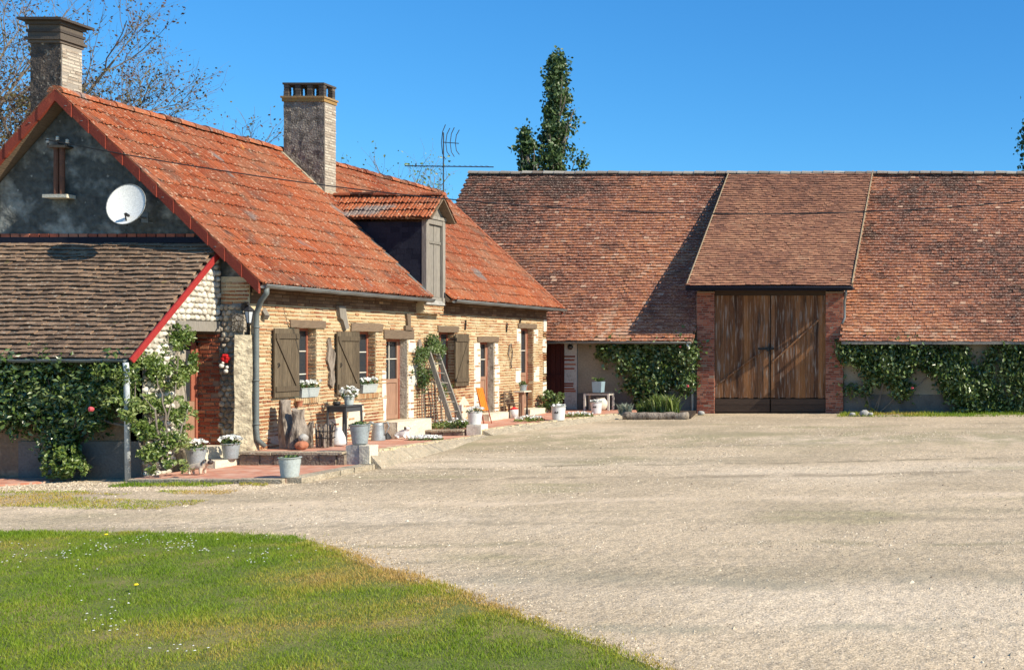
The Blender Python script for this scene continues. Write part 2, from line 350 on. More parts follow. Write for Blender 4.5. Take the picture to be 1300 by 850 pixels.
def ground_mat():
    m = bpy.data.materials.new('gravel yard'); m.use_nodes = True
    N, L = m.node_tree.nodes, m.node_tree.links; b = N['Principled BSDF']; b.inputs['Roughness'].default_value = .95; b.inputs['Specular IOR Level'].default_value = .1
    tc = N.new('ShaderNodeTexCoord'); co = tc.outputs['Object']
    def noise(sc, det=5, st=None, rough=.55):
        v = co
        if st: mp = N.new('ShaderNodeMapping'); mp.inputs['Scale'].default_value = st; L.new(co, mp.inputs[0]); v = mp.outputs[0]
        n = N.new('ShaderNodeTexNoise'); n.inputs['Scale'].default_value = sc; n.inputs['Detail'].default_value = det; n.inputs['Roughness'].default_value = rough
        L.new(v, n.inputs['Vector']); return n.outputs['Fac']
    def mr(v, lo, hi, a=0, c=1):
        q = N.new('ShaderNodeMapRange'); q.interpolation_type = 'SMOOTHSTEP'
        for i, x in enumerate((lo, hi, a, c)): q.inputs[i + 1].default_value = x
        L.new(v, q.inputs[0]); return q.outputs[0]
    def mix(a, bb, f, mode='MIX'):
        x = N.new('ShaderNodeMix'); x.data_type = 'RGBA'; x.blend_type = mode
        for s, t in ((6, a), (7, bb)):
            if isinstance(t, tuple): x.inputs[s].default_value = (*t, 1)
            else: L.new(t, x.inputs[s])
        if isinstance(f, (int, float)): x.inputs[0].default_value = f
        else: L.new(f, x.inputs[0])
        return x.outputs[2]
    c = mix((.50,.395,.265), (.415,.33,.22), mr(noise(.35), .42, .6))
    c = mix(c, (.60,.49,.35), mr(noise(.18, 4, (.35, 1, 1)), .48, .64, 0, .85))
    c = mix(c, (.30,.25,.165), mr(noise(.6, 6, (.2, 1, 1)), .52, .68, 0, .6))
    c = mix(c, (.24,.225,.11), mr(noise(.45, 6, (.4, 1, 1)), .57, .72, 0, .6))
    c = mix(c, (.33,.27,.19), mr(noise(2.4, 7, (.45, 1, 1), .65), .54, .7, 0, .6))
    v = N.new('ShaderNodeTexVoronoi'); v.inputs['Scale'].default_value = 34; L.new(co, v.inputs['Vector'])
    sp = N.new('ShaderNodeSeparateColor'); L.new(v.outputs['Color'], sp.inputs[0])
    g = N.new('ShaderNodeCombineColor'); q = mr(sp.outputs[0], 0, 1, .84, 1.16)
    for i in range(3): L.new(q, g.inputs[i])
    c = mix(c, g.outputs[0], 1, 'MULTIPLY')
    v3 = N.new('ShaderNodeTexVoronoi'); v3.inputs['Scale'].default_value = 90; L.new(co, v3.inputs['Vector'])
    sp3 = N.new('ShaderNodeSeparateColor'); L.new(v3.outputs['Color'], sp3.inputs[0])
    g3 = N.new('ShaderNodeCombineColor'); q3 = mr(sp3.outputs[1], 0, 1, .72, 1.28)
    for i in range(3): L.new(q3, g3.inputs[i])
    c = mix(c, g3.outputs[0], 1, 'MULTIPLY')
    # far fields beyond the yard
    sx = N.new('ShaderNodeSeparateXYZ'); L.new(co, sx.inputs[0])
    c = mix(c, (.07,.11,.03), mr(sx.outputs[1], 42, 44))
    def line(y0, slope, w, col, st, c):
        a = N.new('ShaderNodeMath'); a.operation = 'MULTIPLY_ADD'; a.inputs[1].default_value = -slope; L.new(sx.outputs[0], a.inputs[0]); L.new(sx.outputs[1], a.inputs[2])
        n = N.new('ShaderNodeMath'); n.operation = 'MULTIPLY_ADD'; n.inputs[1].default_value = 1.1; L.new(noise(.5, 4), n.inputs[0]); L.new(a.outputs[0], n.inputs[2])
        d = N.new('ShaderNodeMath'); d.operation = 'SUBTRACT'; d.inputs[1].default_value = y0 + .55; L.new(n.outputs[0], d.inputs[0])
        e = N.new('ShaderNodeMath'); e.operation = 'ABSOLUTE'; L.new(d.outputs[0], e.inputs[0])
        m1 = N.new('ShaderNodeMath'); m1.operation = 'MULTIPLY'; L.new(mr(e.outputs[0], 0, w, st, 0), m1.inputs[0]); L.new(mr(noise(1.3, 5), .38, .6), m1.inputs[1])
        return mix(c, col, m1.outputs[0])
    c = line(20.2, .11, .5, (.25,.20,.135), .7, c); c = line(26.5, .04, 4.0, (.31,.27,.16), .8, c); c = line(17.2, .1, .5, (.62,.49,.34), .8, c); c = line(15.0, .08, .3, (.30,.245,.165), .75, c); c = line(13.0, .02, .25, (.27,.23,.14), .7, c); c = line(10.8, -.03, .45, (.31,.27,.19), .7, c); c = line(9.2, .05, .25, (.30,.27,.19), .65, c); c = line(22.5, .15, .25, (.24,.20,.13), .8, c)
    L.new(c, b.inputs['Base Color'])
    bp = N.new('ShaderNodeBump'); bp.inputs['Strength'].default_value = .5; bp.inputs['Distance'].default_value = .015
    a = N.new('ShaderNodeMath'); a.operation = 'MULTIPLY_ADD'; a.inputs[1].default_value = -.6
    L.new(v.outputs['Distance'], a.inputs[0]); L.new(noise(60, 5), a.inputs[2]); L.new(a.outputs[0], bp.inputs['Height'])
    bp2 = N.new('ShaderNodeBump'); bp2.inputs['Strength'].default_value = .5; bp2.inputs['Distance'].default_value = .08
    L.new(noise(5, 5), bp2.inputs['Height']); L.new(bp.outputs[0], bp2.inputs['Normal']); L.new(bp2.outputs[0], b.inputs['Normal'])
    return m
m_gravel = ground_mat()

def paver_mat():
    m = bpy.data.materials.new('terrace brick paving'); m.use_nodes = True
    N, L = m.node_tree.nodes, m.node_tree.links; b = N['Principled BSDF']; b.inputs['Roughness'].default_value = .85
    tc = N.new('ShaderNodeTexCoord'); br = N.new('ShaderNodeTexBrick'); L.new(tc.outputs['Object'], br.inputs['Vector'])
    br.inputs['Color1'].default_value = (.44,.15,.085,1); br.inputs['Color2'].default_value = (.56,.25,.15,1); br.inputs['Mortar'].default_value = (.42,.30,.22,1)
    br.inputs['Scale'].default_value = 1; br.inputs['Brick Width'].default_value = .22; br.inputs['Row Height'].default_value = .11; br.inputs['Mortar Size'].default_value = .008
    n = N.new('ShaderNodeTexNoise'); n.inputs['Scale'].default_value = 3; L.new(tc.outputs['Object'], n.inputs['Vector'])
    x = N.new('ShaderNodeMix'); x.data_type = 'RGBA'; x.inputs[7].default_value = (.62,.42,.31,1); L.new(br.outputs[0], x.inputs[6])
    q = N.new('ShaderNodeMapRange'); q.inputs[1].default_value = .45; q.inputs[2].default_value = .7; q.inputs[4].default_value = .6; L.new(n.outputs['Fac'], q.inputs[0]); L.new(q.outputs[0], x.inputs[0])
    L.new(x.outputs[2], b.inputs['Base Color'])
    bp = N.new('ShaderNodeBump'); bp.inputs['Distance'].default_value = .01; bp.inputs['Strength'].default_value = .4; bp.invert = True
    L.new(br.outputs['Fac'], bp.inputs['Height']); L.new(bp.outputs[0], b.inputs['Normal'])
    return m
m_paver = paver_mat()

# ------------------------------------------------------------------ ground
def sstep(t): t = np.clip(t, 0, 1); return t * t * (3 - 2 * t)
def gz(x, y):
    x = np.asarray(x, float); y = np.asarray(y, float)
    z = -.37 + .15 * sstep((y - 20) / 8) + .03 * (fbm(x * .5, y * .5, 3) - .5)
    z = z + .012 * (fbm(x * 3, y * 3, 9) - .5) * (y < 45)
    return z
def G(x, y):                                   # where a pixel of the photo meets the ground
    D = 12.0
    for _ in range(30):
        h = EYE - float(gz((x - 1285) * D / 1300, D)); D = .5 * D + .5 * h * 1300 / (y - 438)
    return ((x - 1285) * D / 1300, D)

def grid(xs, ys, zf):
    X, Y = np.meshgrid(xs, ys, indexing='ij'); V = np.stack([X, Y, zf(X, Y)], -1).reshape(-1, 3)
    n, m = len(xs), len(ys); i, j = np.meshgrid(np.arange(n - 1), np.arange(m - 1), indexing='ij')
    a = (i * m + j).ravel(); return V, np.stack([a, a + m, a + m + 1, a + 1], 1)
mb = MB()
xs = np.concatenate([[-600, -200, -90, -50], np.arange(-30, 8, .25), [9, 12, 20, 50, 150, 500]])
ys = np.concatenate([[-200, -40, -5], np.arange(3, 37, .25), [38, 42, 60, 120, 300, 900]])
V, F = grid(xs, ys, gz)
mb.V.append(V); mb.F.append((F, np.zeros(len(F), int), np.full(len(F), .5))); mb.n = len(V)
kind(obj('ground', mb, m_gravel, smooth=True))

# lawn
lawn_px = [(0,676),(150,676),(280,678),(330,680),(370,683),(405,689),(439,699),(478,714),(528,732),(594,754),(672,781),(730,803),(788,825),(854,850)]
edge = [(-30, 13.9), (-18, 13.7)] + [G(*p) for p in lawn_px] + [(-1.7, 6.7), (-1.0, 5.6), (-.6, 4)]
EX = np.array([e[0] for e in edge]); EY = np.array([e[1] for e in edge])
def lawn_edge_y(x): return np.interp(x, EX, EY)
def inlawn(x, y, grow=0): return (y < lawn_edge_y(x) + grow + .22 * (fbm(x * 2, y * 2, 21) - .5) + .12 * (fbm(np.asarray(x) * 14, np.asarray(y) * 14, 5) - .5))
m_lawn = mat('lawn turf', [(.12,.14,.03)], blotch=[((.26,.20,.08),1.2,.45,.65,.8)], bump=.8, bscale=40)
lxs = np.linspace(-30, -.6, 200)
mb = MB(); v = []; f = []
K = 24
for i, x in enumerate(lxs):
    ye = lawn_edge_y(x)
    for k in range(K):
        y = 2.5 + (ye - 2.5) * k / (K - 1); v.append((x, y, float(gz(x, y)) + (.02 if k < K - 1 else -.01)))
for i in range(len(lxs) - 1):
    for k in range(K - 1): f.append((i*K+k, (i+1)*K+k, (i+1)*K+k+1, i*K+k+1))
mb.add(v, f, 0, .5); kind(obj('lawn', mb, m_lawn, smooth=True))

def blades(n, x0, x1, y0, y1, accept, hmin, hmax, w=.007, dryf=None, clump=True):
    x = rng.uniform(x0, x1, n); y = rng.uniform(y0, y1, n); k = accept(x, y); x = x[k]; y = y[k]; n = len(x)
    z = gz(x, y) + .01; h = rng.uniform(hmin, hmax, n) * (.35 + 1.3 * fbm(x * 2.5, y * 2.5, 8)); h = h * np.where(rng.random(n) < .02, 1.7, 1)
    a = rng.uniform(0, 2 * math.pi, n); l = rng.uniform(.1, .9, n) * h; b = rng.uniform(0, 2 * math.pi, n)
    dx, dy = np.cos(a) * w / 2, np.sin(a) * w / 2
    p0 = np.stack([x - dx, y - dy, z], 1); p1 = np.stack([x + dx, y + dy, z], 1)
    p2 = np.stack([x + np.cos(b) * l, y + np.sin(b) * l, z + h], 1)
    d = fbm(x * .55 + 3, y * .55, 31); d2 = fbm(x * 2.2, y * 2.2, 77)
    r = .62 + .35 * rng.random(n) - 1.5 * np.clip(d - .48, 0, 1) - .8 * np.clip(d2 - .52, 0, 1)
    if dryf is not None: r = r - dryf(x, y)
    return np.stack([p0, p1, p2], 1), np.clip(r, 0, 1)
def vis(x, y): return (x > -1.07 * y - 1.0)
def dry(x, y):
    e = lawn_edge_y(x) - y
    return .5 * np.exp(-np.clip(e, 0, 9) / .35) * (x > -9) + .35 * np.exp(-(((x + 5.9) / 1.6) ** 2 + ((y - 9.6) / .8) ** 2)) + .4 * np.exp(-(((x + 7.2) / 1.3) ** 2 + ((y - 8.9) / .5) ** 2))
mb = MB()
B, r = blades(560000, -16, -.8, 5.5, 13.9, lambda x, y: inlawn(x, y) & vis(x, y), .02, .045, .0075, dry)
mb.addn(B, [(0, 1, 2)], 0, r)
B, r = blades(60000, -24, -.8, 4, 13.9, lambda x, y: inlawn(x, y, .1), .025, .048, .011, dry)
mb.addn(B, [(0, 1, 2)], 0, r)
B, r = blades(60000, -14, -1.5, 6, 14.2, lambda x, y: inlawn(x, y, .45) & vis(x, y) & ~inlawn(x, y) & (rng.random(len(x)) < np.exp(-(y - lawn_edge_y(x)) / .16)) & (fbm(x * 4, y * 4, 90) > .45), .012, .035, .008, dry)
mb.addn(B, [(0, 1, 2)], 0, r * .6)
o = obj('grass', mb, m_blade); kind(o, 'stuff'); tag(o, 'short lawn grass with dry yellow patches in the foreground', 'grass')
# thin weeds in the gravel by the lean-to
mb = MB()
B, r = blades(26000, -19.5, -12, 15.6, 18.2, lambda x, y: (fbm(x * .8, y * 1.6, 40) > .5) & (x < -12.5 - (y - 15) * .3) & (y < 17.6 + .0 * x), .01, .03, .012)
mb.addn(B, [(0, 1, 2)], 0, np.clip(r - .3, 0, 1))
B, r = blades(7000, -5.8, 4, 33.6, 35.3, lambda x, y: fbm(x, y * 2, 44) > .35, .03, .12, .02)
mb.addn(B, [(0, 1, 2)], 0, r)
B, r = blades(2500, -16, -13.3, 18.1, 18.55, lambda x, y: fbm(x * 2, y, 46) > .45, .02, .06, .012)
mb.addn(B, [(0, 1, 2)], 0, r)
o = obj('weeds', mb, m_blade); kind(o, 'stuff'); tag(o, 'thin weeds growing through the gravel beside the buildings', 'weeds')

# daisies
mb = MB()
def px_cluster(cx, cy, sx, sy, n):
    out = []
    for _ in range(n):
        out.append(G(random.gauss(cx, sx), max(684, random.gauss(cy, sy))))
    return out
pts = sum([px_cluster(*c) for c in [(130,698,9,4,16),(180,690,14,4,14),(228,696,11,5,30),(258,702,6,2,7),(85,708,12,5,14),(320,714,18,4,13),(15,705,14,9,12),(140,775,16,14,14),(150,800,16,8,8),(225,831,22,3,10),(70,720,40,12,16),(300,700,60,10,20)]], [])
for (x, y) in pts:
    z = float(gz(x, y)) + random.uniform(.045, .07); q = random.uniform(.007, .012)
    mb.lathe((x, y, z), [(q * .3, -.002), (q, 0), (q * .3, .004)], 6, 0, random.random())
o = obj('daisies', mb, m_petal); kind(o, 'stuff'); tag(o, 'tiny white daisies sprinkled over the lawn', 'daisies')
for (px, py, lab) in [(134, 687, 'yellow dandelion at the far edge of the lawn'), (172, 753, 'yellow dandelion in the middle of the lawn on the left')]:
    x, y = G(px, py); z = float(gz(x, y)); t = thing('dandelion', lab, 'flower', (x, y, z))
    a = MB(); a.tube([(0, 0, 0), (.005, 0, .09)], .003, 5); obj('stem', a, m_leafY, t, local=True)
    a = MB(); a.lathe((.005, 0, .09), [(.008, -.01), (.022, 0), (.014, .012)], 10); obj('flower_head', a, m_yellow, t, local=True)

# loose pebbles
def pebbles(n, x0, x1, y0, y1, acc, s0, s1):
    x = rng.uniform(x0, x1, n); y = rng.uniform(y0, y1, n); k = acc(x, y); x = x[k]; y = y[k]; n = len(x)
    s = s0 + (s1 - s0) * rng.random(n) ** 4; z = gz(x, y) + s * .15
    a = rng.uniform(0, math.pi, n); ca, sa = np.cos(a), np.sin(a); e = rng.uniform(.6, 1, n)
    off = [(1, 0, 0), (0, 1, 0), (-1, 0, 0), (0, -1, 0), (.15, .1, .6)]
    V = []
    for (ox, oy, oz) in off:
        ox = ox * s * rng.uniform(.7, 1.2, n); oy = oy * s * e * rng.uniform(.7, 1.2, n)
        V.append(np.stack([x + ox * ca - oy * sa, y + ox * sa + oy * ca, z + oz * s * rng.uniform(.6, 1.1, n) - (oz == 0) * s * .2], 1))
    return np.stack(V, 1)
PAT = [(0, 1, 4), (1, 2, 4), (2, 3, 4), (3, 0, 4)]
mb = MB()
out = lambda x, y: (~inlawn(x, y, -.1)) & (x > -1.02 * y - .6) & (x < .15 * y + 1.5)
mb.addn(pebbles(90000, -14, 2, 6, 14, lambda x, y: out(x, y) & (fbm(x * .7, y * 1.6, 60) > rng.uniform(.42, .7, len(x))), .004, .015), PAT)
mb.addn(pebbles(1200, -16, 3, 7, 22, lambda x, y: out(x, y), .012, .04), PAT, 0, rng.random(len(pebbles(0, 0, 1, 0, 1, lambda x, y: x > 9, 1, 2))) if 0 else None)
mb.addn(pebbles(60000, -20, 3, 12, 21, lambda x, y: out(x, y) & (fbm(x * .5, y * 1.4, 61) > rng.uniform(.45, .7, len(x))), .006, .022), PAT)
mb.addn(pebbles(40000, -14, 3, 20, 34, lambda x, y: out(x, y) & (x > -12.8) & (fbm(x * .6, y, 62) > rng.uniform(.45, .75, len(x))), .008, .03), PAT)
mb.addn(pebbles(24000, -9.5, -1.5, 6.5, 13.2, lambda x, y: (~inlawn(x, y, -.12)) & inlawn(x, y, .35), .005, .02), PAT)
mb.addn(pebbles(9000, -20, -13, 17.6, 18.7, lambda x, y: x > -1.02 * y, .008, .025), PAT)
o = obj('gravel', mb, m_peb); kind(o, 'stuff'); tag(o, 'loose pale pebbles scattered over the yard', 'gravel')

# ------------------------------------------------------------------ brickwork and walls
def bricks(mb, mapf, u0, u1, z0, z1, holes=(), bh=.05, row=.08, bl=.24, gap=.014, proud=.013, m=0, rf=None, rag=.2, topf=None):
    z = z0 + .01; i = 0
    while z + bh < z1:
        cuts = sorted([(max(a, u0), min(b, u1)) for (a, b, c, d) in holes if c < z + bh and d > z and a < u1 and b > u0])
        segs = []; cur = u0
        for a, b in cuts:
            if a > cur: segs.append((cur, a))
            cur = max(cur, b)
        if cur < u1: segs.append((cur, u1))
        for a, b in segs:
            u = a - (bl * .5 if i % 2 else 0) + random.uniform(-.02, .02)
            while u < b:
                L = bl * random.uniform(.78, 1.15)
                if random.random() < .18: L *= .5
                s, e = max(u, a + .002), min(u + L, b - .002); u += L + gap
                if e - s < .02 or random.random() < .02: continue
                if topf and z + bh > topf((s + e) / 2): continue
                zz = z + random.uniform(-.004, .004); h = bh * random.uniform(.85, 1.1); p = proud * random.uniform(.3, 1.6)
                j = [random.uniform(-.004, .004) for _ in range(4)]
                A = [(s, zz + j[0]), (e, zz + j[1]), (e, zz + h + j[2]), (s, zz + h + j[3])]
                v = [mapf(a_, b_, -.01) for a_, b_ in A] + [mapf(a_ + (.003 if k in (0, 3) else -.003), b_ + (.003 if k < 2 else -.003), p) for k, (a_, b_) in enumerate(A)]
                mb.add(v, [(4,5,6,7),(0,1,5,4),(1,2,6,5),(2,3,7,6),(3,0,4,7)], m, rf((s + e) / 2, z) if rf else None)
        z += row * random.uniform(.97, 1.03); i += 1

def panel(mb, mapf, u0, u1, z0, z1, holes, depth, m=0, wave=0):
    """A wall sheet with openings, and the reveals of the openings."""
    us = sorted({u0, u1} | {h[0] for h in holes} | {h[1] for h in holes}); zs = sorted({z0, z1} | {h[2] for h in holes} | {h[3] for h in holes})
    us = [u for u in us if u0 <= u <= u1]; zs = [z for z in zs if z0 <= z <= z1]
    for a, b in zip(us, us[1:]):
        for c, d in zip(zs, zs[1:]):
            if any(h[0] <= (a+b)/2 <= h[1] and h[2] <= (c+d)/2 <= h[3] for h in holes): continue
            mb.add([mapf(a,c,0),mapf(b,c,0),mapf(b,d,0),mapf(a,d,0)], [(0,1,2,3)], m, .5)
    for a, b, c, d in holes:
        for q in ([(a,c),(b,c)],[(b,c),(b,d)],[(b,d),(a,d)],[(a,d),(a,c)]):
            (p, s), (t, w) = q
            mb.add([mapf(p,s,0),mapf(t,w,0),mapf(t,w,-depth),mapf(p,s,-depth)], [(0,1,2,3)], m, .5)

def rough_block(mb, a, b, nu=6, nz=24, amp=.02, m=0, seed=1):
    x0, y0, z0 = a; x1, y1, z1 = b
    def face(f, U, W):
        us = np.linspace(0, 1, U); ws = np.linspace(0, 1, W); v = []; fs = []
        for i in us:
            for j in ws:
                p = np.array(f(i, j)); e = min(i, 1 - i, j, 1 - j) * 10
                n = (float(fbm(p[0] * 7 + p[1] * 5, p[2] * 7, seed)) - .5) * 2 * amp
                v.append(p + np.array(((p[0] > (x0+x1)/2) * 2 - 1 if f is fx else 0, -1 if f is fy else 0, 0)) * n)
        for i in range(U - 1):
            for j in range(W - 1): fs.append((i*W+j, (i+1)*W+j, (i+1)*W+j+1, i*W+j+1))
        mb.add(v, fs, m, .5)
    fy = lambda i, j: (x0 + (x1 - x0) * i, y0, z0 + (z1 - z0) * j)
    fx = lambda i, j: (x1, y0 + (y1 - y0) * i, z0 + (z1 - z0) * j)
    mb.box((x0 + amp * .8, y0 + amp * .8, z0), (x1 - amp * .8, y1, z1), m, .5)
    face(fy, nu, nz); face(fx, nu, nz)
XW = -15.7; YG = 21.1; YF = 34.5
fac = lambda u, z, d: (XW + d, u, z)

def stones(mb, mapf, u0, u1, z0, z1, size, m=0, inside=None, flat=.35, stag=.5, jit=.25):
    z = z0; r_ = 0
    while z < z1:
        u = u0 + (size * stag if r_ % 2 else 0)
        while u < u1:
            w = size * random.uniform(.8, 1.25); h = size * random.uniform(.75, 1.05); cu, cz = u + random.uniform(-jit, jit) * size * .4, z + random.uniform(-jit, jit) * size * .4
            if inside is None or inside(cu, cz):
                v = []; f = []; K = 9
                for q, d in ((1.0, -.01), (.92, size * flat * .45), (.6, size * flat * .8)):
                    for k in range(K):
                        a = 2 * math.pi * k / K; rr = q * (1 + .13 * math.sin(2 * a + u * 9) + .1 * math.sin(3 * a + z * 17)); v.append(mapf(cu + w * .52 * rr * math.cos(a), cz + h * .52 * rr * math.sin(a), d))
                v.append(mapf(cu, cz, size * flat * .9))
                for i_ in range(2):
                    for k in range(K): f.append((i_*K+k, i_*K+(k+1) % K, (i_+1)*K+(k+1) % K, (i_+1)*K+k))
                for k in range(K): f.append((2*K+k, 2*K+(k+1) % K, 3*K))
                mb.add(v, f, m)
            u += w
        z += size * .92; r_ += 1
# openings on the facade: (Y0, Y1, z0, z1)
W1 = (22.42, 23.11, .98, 2.52); W2 = (24.49, 25.26, .98, 2.47); W4 = (28.02, 28.83, .92, 2.50)
D1 = (25.67, 26.58, .23, 2.30); D2 = (30.19, 31.02, .12, 2.23); D3 = (32.70, 33.57, .10, 2.68)
holes = [W1, W2, W4, D1, D2, D3]

house = thing('farmhouse', 'low brick farmhouse with orange tiled roof, two chimneys and wooden shutters', 'house', (XW, YG, 0))

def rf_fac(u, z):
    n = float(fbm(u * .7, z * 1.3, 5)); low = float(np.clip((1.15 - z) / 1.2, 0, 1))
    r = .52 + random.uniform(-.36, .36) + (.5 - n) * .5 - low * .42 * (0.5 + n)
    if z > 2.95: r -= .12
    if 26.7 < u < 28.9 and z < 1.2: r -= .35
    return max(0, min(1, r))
ZTOP = 3.62
mb = MB()
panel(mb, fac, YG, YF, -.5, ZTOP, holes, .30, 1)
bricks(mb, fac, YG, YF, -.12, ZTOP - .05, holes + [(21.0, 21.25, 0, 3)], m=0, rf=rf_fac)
for (a, b, c, d) in holes:                      # brick on the far reveal of each opening
    if (a, b) in ((D1[0], D1[1]), (D2[0], D2[1])): continue
    bricks(mb, lambda u, z, dd, b=b: (u, b - dd, z), XW - .24, XW - .004, c, d, m=0, rf=lambda u, z: random.uniform(0, .7))
obj('front_wall', mb, [m_brick, m_mortar], house)
for (a, b, c, d) in (D1, D2):
    mb = MB(); rough_block(mb, (XW - .28, b - .02, c), (XW - .001, b + .01, d), 6, 30, .008); obj('stone_reveal', mb, m_reveal, house)

# far gable, rear wall, interior dark
mb = MB()
XR = -19.45; ZR = 7.30; XE = -15.3; ZE = 3.40; XB = -23.6    # ridge, eave, back eave
SL = (ZR - ZE) / (XE - XR); XK = -23.45; ZK = 2.72; LK = math.hypot(XR - XK, ZR - ZK)
gpoly = [(XW, -.5), (XW, ZTOP), (XR, ZR - .16), (-23.2, 2.8), (-23.2, -.5)]
mb.prism(gpoly, lambda u, v, d: (u, YF + d, v), -.25, 0, 0, .4)
mb.box((-23.2, YG + .3, -.5), (-22.95, YF - .26, 2.75), 0, .5)
obj('rear_wall', mb, m_barnwall, house)
# near gable wall
mb = MB()
gp2 = [(XW - .03, 3.3), (XW - .03, ZTOP), (XR, ZR - .2), (-23.2, 2.78), (-23.2, -.5), (-16.80, -.5), (-16.80, 3.3)]
mb.prism(gp2, lambda u, v, d: (u, YG + d, v), 0, .3, 0, .5)
obj('gable_wall', mb, m_plaster, house)
# corner pillar of rough stone with a cream painted edge, top of it in shaded brick
mb = MB(); mb.box((-16.28, YG - .04, -.5), (-15.84, YG + .3, 3.0), 0, .5); stones(mb, lambda u, z, d: (u, YG - .04 - d, z), -16.26, -15.86, -.4, 2.95, .12, 1, None, .4)
obj('corner_pillar', mb, [m_joint, m_field], house, True)
mb = MB()
prof = [(.30, -.45), (.30, -.2), (.25, 0), (.2, .3), (.19, 1.0), (.21, 1.6), (.20, 2.35)]
v = []; f = []
for (w, z) in prof:
    j = random.uniform(-.012, .012)
    x1 = XW + .035 + (w - .2) * .5 + j; x0 = -15.88 - j
    v += [(x0, YG - .20 - (w - .2) * .6, z), (x1, YG - .01, z), (x1, YG + .16, z), (x0, YG + .16, z)]
for i in range(len(prof) - 1):
    for k in range(4):
        k2 = (k + 1) % 4; f.append((i*4+k, i*4+k2, (i+1)*4+k2, (i+1)*4+k))
f.append((3, 2, 1, 0)); f.append(tuple(4 * (len(prof) - 1) + k for k in range(4)))
mb.add(v, f, 0, .6); obj('corner_stone', mb, m_cream, house)
mb = MB()
gm = lambda u, z, d: (u, YG - .03 - d, z)
mb.box((-16.28, YG - .03, 2.97), (XW - .002, YG + .05, 3.55), 1, .5)
bricks(mb, gm, -16.28, XW, 2.98, 3.5, m=0, rf=lambda u, z: random.uniform(0, .5), topf=lambda u: ZE + SL * (XE - u) - .25)
mb.box((-16.0, YG - .10, 2.42), (XW - .06, YG - .02, 2.80), 2, .5)
obj('corner_brickwork', mb, [m_brick, m_mortar, m_rubbleD], house)

# ---- mechanical tile roof
def frame(o, uvec, vvec):
    u = np.array(uvec, float); v = np.array(vvec, float); n = np.cross(u, v); n /= np.linalg.norm(n)
    if n[2] < 0: n = -n
    return np.array(o, float), u / np.linalg.norm(u), v / np.linalg.norm(v), n
def ribbed_tiles(mb, o, uv, vv, W, H, cols, rows, m=0, seed=0, rfun=None):
    O, u, v, n = frame(o, uv, vv); tw = W / cols; th = H / rows
    prof = [(0, .0), (.05, .03), (.15, .032), (.21, .004), (.36, .004), (.42, .026), (.52, .026), (.58, .004), (.76, .004), (.84, .028), (1.0, .03)]
    pu = np.array([p[0] for p in prof]); ph = np.array([p[1] for p in prof]); K = len(prof)
    J, I = np.meshgrid(np.arange(cols), np.arange(rows)); J = J.ravel(); I = I.ravel(); N = len(J)
    ju = rng.uniform(-.006, .006, N); jv = rng.uniform(-.018, .018, N); jh = rng.uniform(0, .012, N)
    sag = .05 * (fbm(J * tw * .5, I * th * .5, seed) - .5)
    vs = []
    for (vf, hh) in ((-.10, -.03), (-.10, .045), (1.02, .010)):
        for k in range(K):
            U = (J + pu[k]) * tw + ju; Vv = (I + vf) * th + jv + (.01 * math.sin(k * 1.3))
            Hh = hh + (ph[k] if hh > 0 else 0) + jh + sag
            vs.append(O + U[:, None] * u + Vv[:, None] * v + Hh[:, None] * n)
    vs = np.stack(vs, 1)
    pat = [(K + k, K + k + 1, 2*K + k + 1, 2*K + k) for k in range(K - 1)]; pat2 = [(k, k + 1, K + k + 1, K + k) for k in range(K - 1)]
    base = .35 + rng.random(N) * .45 + .6 * (fbm(J * tw * .35, I * th * .6, seed + 4) - .45)
    mb.addn2(vs, pat, pat2, m, np.clip(base if rfun is None else rfun(J * tw, I * th, base), .26, 1), np.full(N, .06))  # drop faces darkened: edge dirt plus course shadow lines put into the colour
def plain_tiles(mb, o, uv, vv, W, H, tw=.17, th=.13, m=0, seed=0, rfun=None, thick=.014, sagamp=.09):
    O, u, v, n = frame(o, uv, vv); cols = int(W / tw); rows = int(H / th); tw = W / cols; th = H / rows
    J, I = np.meshgrid(np.arange(cols), np.arange(rows)); J = J.ravel(); I = I.ravel(); N = len(J)
    ju = rng.uniform(-.012, .012, N) + (I % 2) * tw * .5 - tw * .25; jv = rng.uniform(-.012, .012, N) + .018 * (vnoise(J * .35, I * 1.0, seed + 9) - .5)
    jh = rng.random(N) ** 2 * .014; tl = rng.uniform(-.004, .004, N)
    sag = sagamp * (fbm(J * tw * .35, I * th * .35, seed) - .5) + .025 * (fbm(J * tw * 1.3, I * th * 1.3, seed + 1) - .5)
    vs = []
    for (vf, h0) in ((-.12, -.01), (-.12, thick + .022), (1.1, .004)):
        for uf in (-.005, 1.005):
            U = np.clip((J + uf) * tw + ju, -.03, W + .03); Vv = (I + vf) * th + jv; Hh = h0 + (jh if h0 > 0 else 0) + sag + tl * (uf * 2 - 1)
            vs.append(O + U[:, None] * u + Vv[:, None] * v + Hh[:, None] * n)
    vs = np.stack(vs, 1)
    base = .55 * rng.random(N) + .45 * vnoise(J * .45 + seed, I * 1.0 + .5, seed + 33)
    mb.addn2(vs, [(2, 3, 5, 4), (0, 2, 4), (1, 5, 3)], [(0, 1, 3, 2)], m, np.clip(base if rfun is None else rfun(J * tw, I * th, base), 0, 1), rng.random(N) * .12)  # lower edges darkened: dirt, and the shadow line of each course as colour
def slab(mb, o, uv, vv, W, H, t=.08, m=0):
    O, u, v, n = frame(o, uv, vv)
    c = [O, O + W * u, O + W * u + H * v, O + H * v]; lo = [p - t * n for p in c]
    mb.add(np.array(c + lo), [(0,1,2,3),(7,6,5,4),(0,4,5,1),(1,5,6,2),(2,6,7,3),(3,7,4,0)], m, .2)

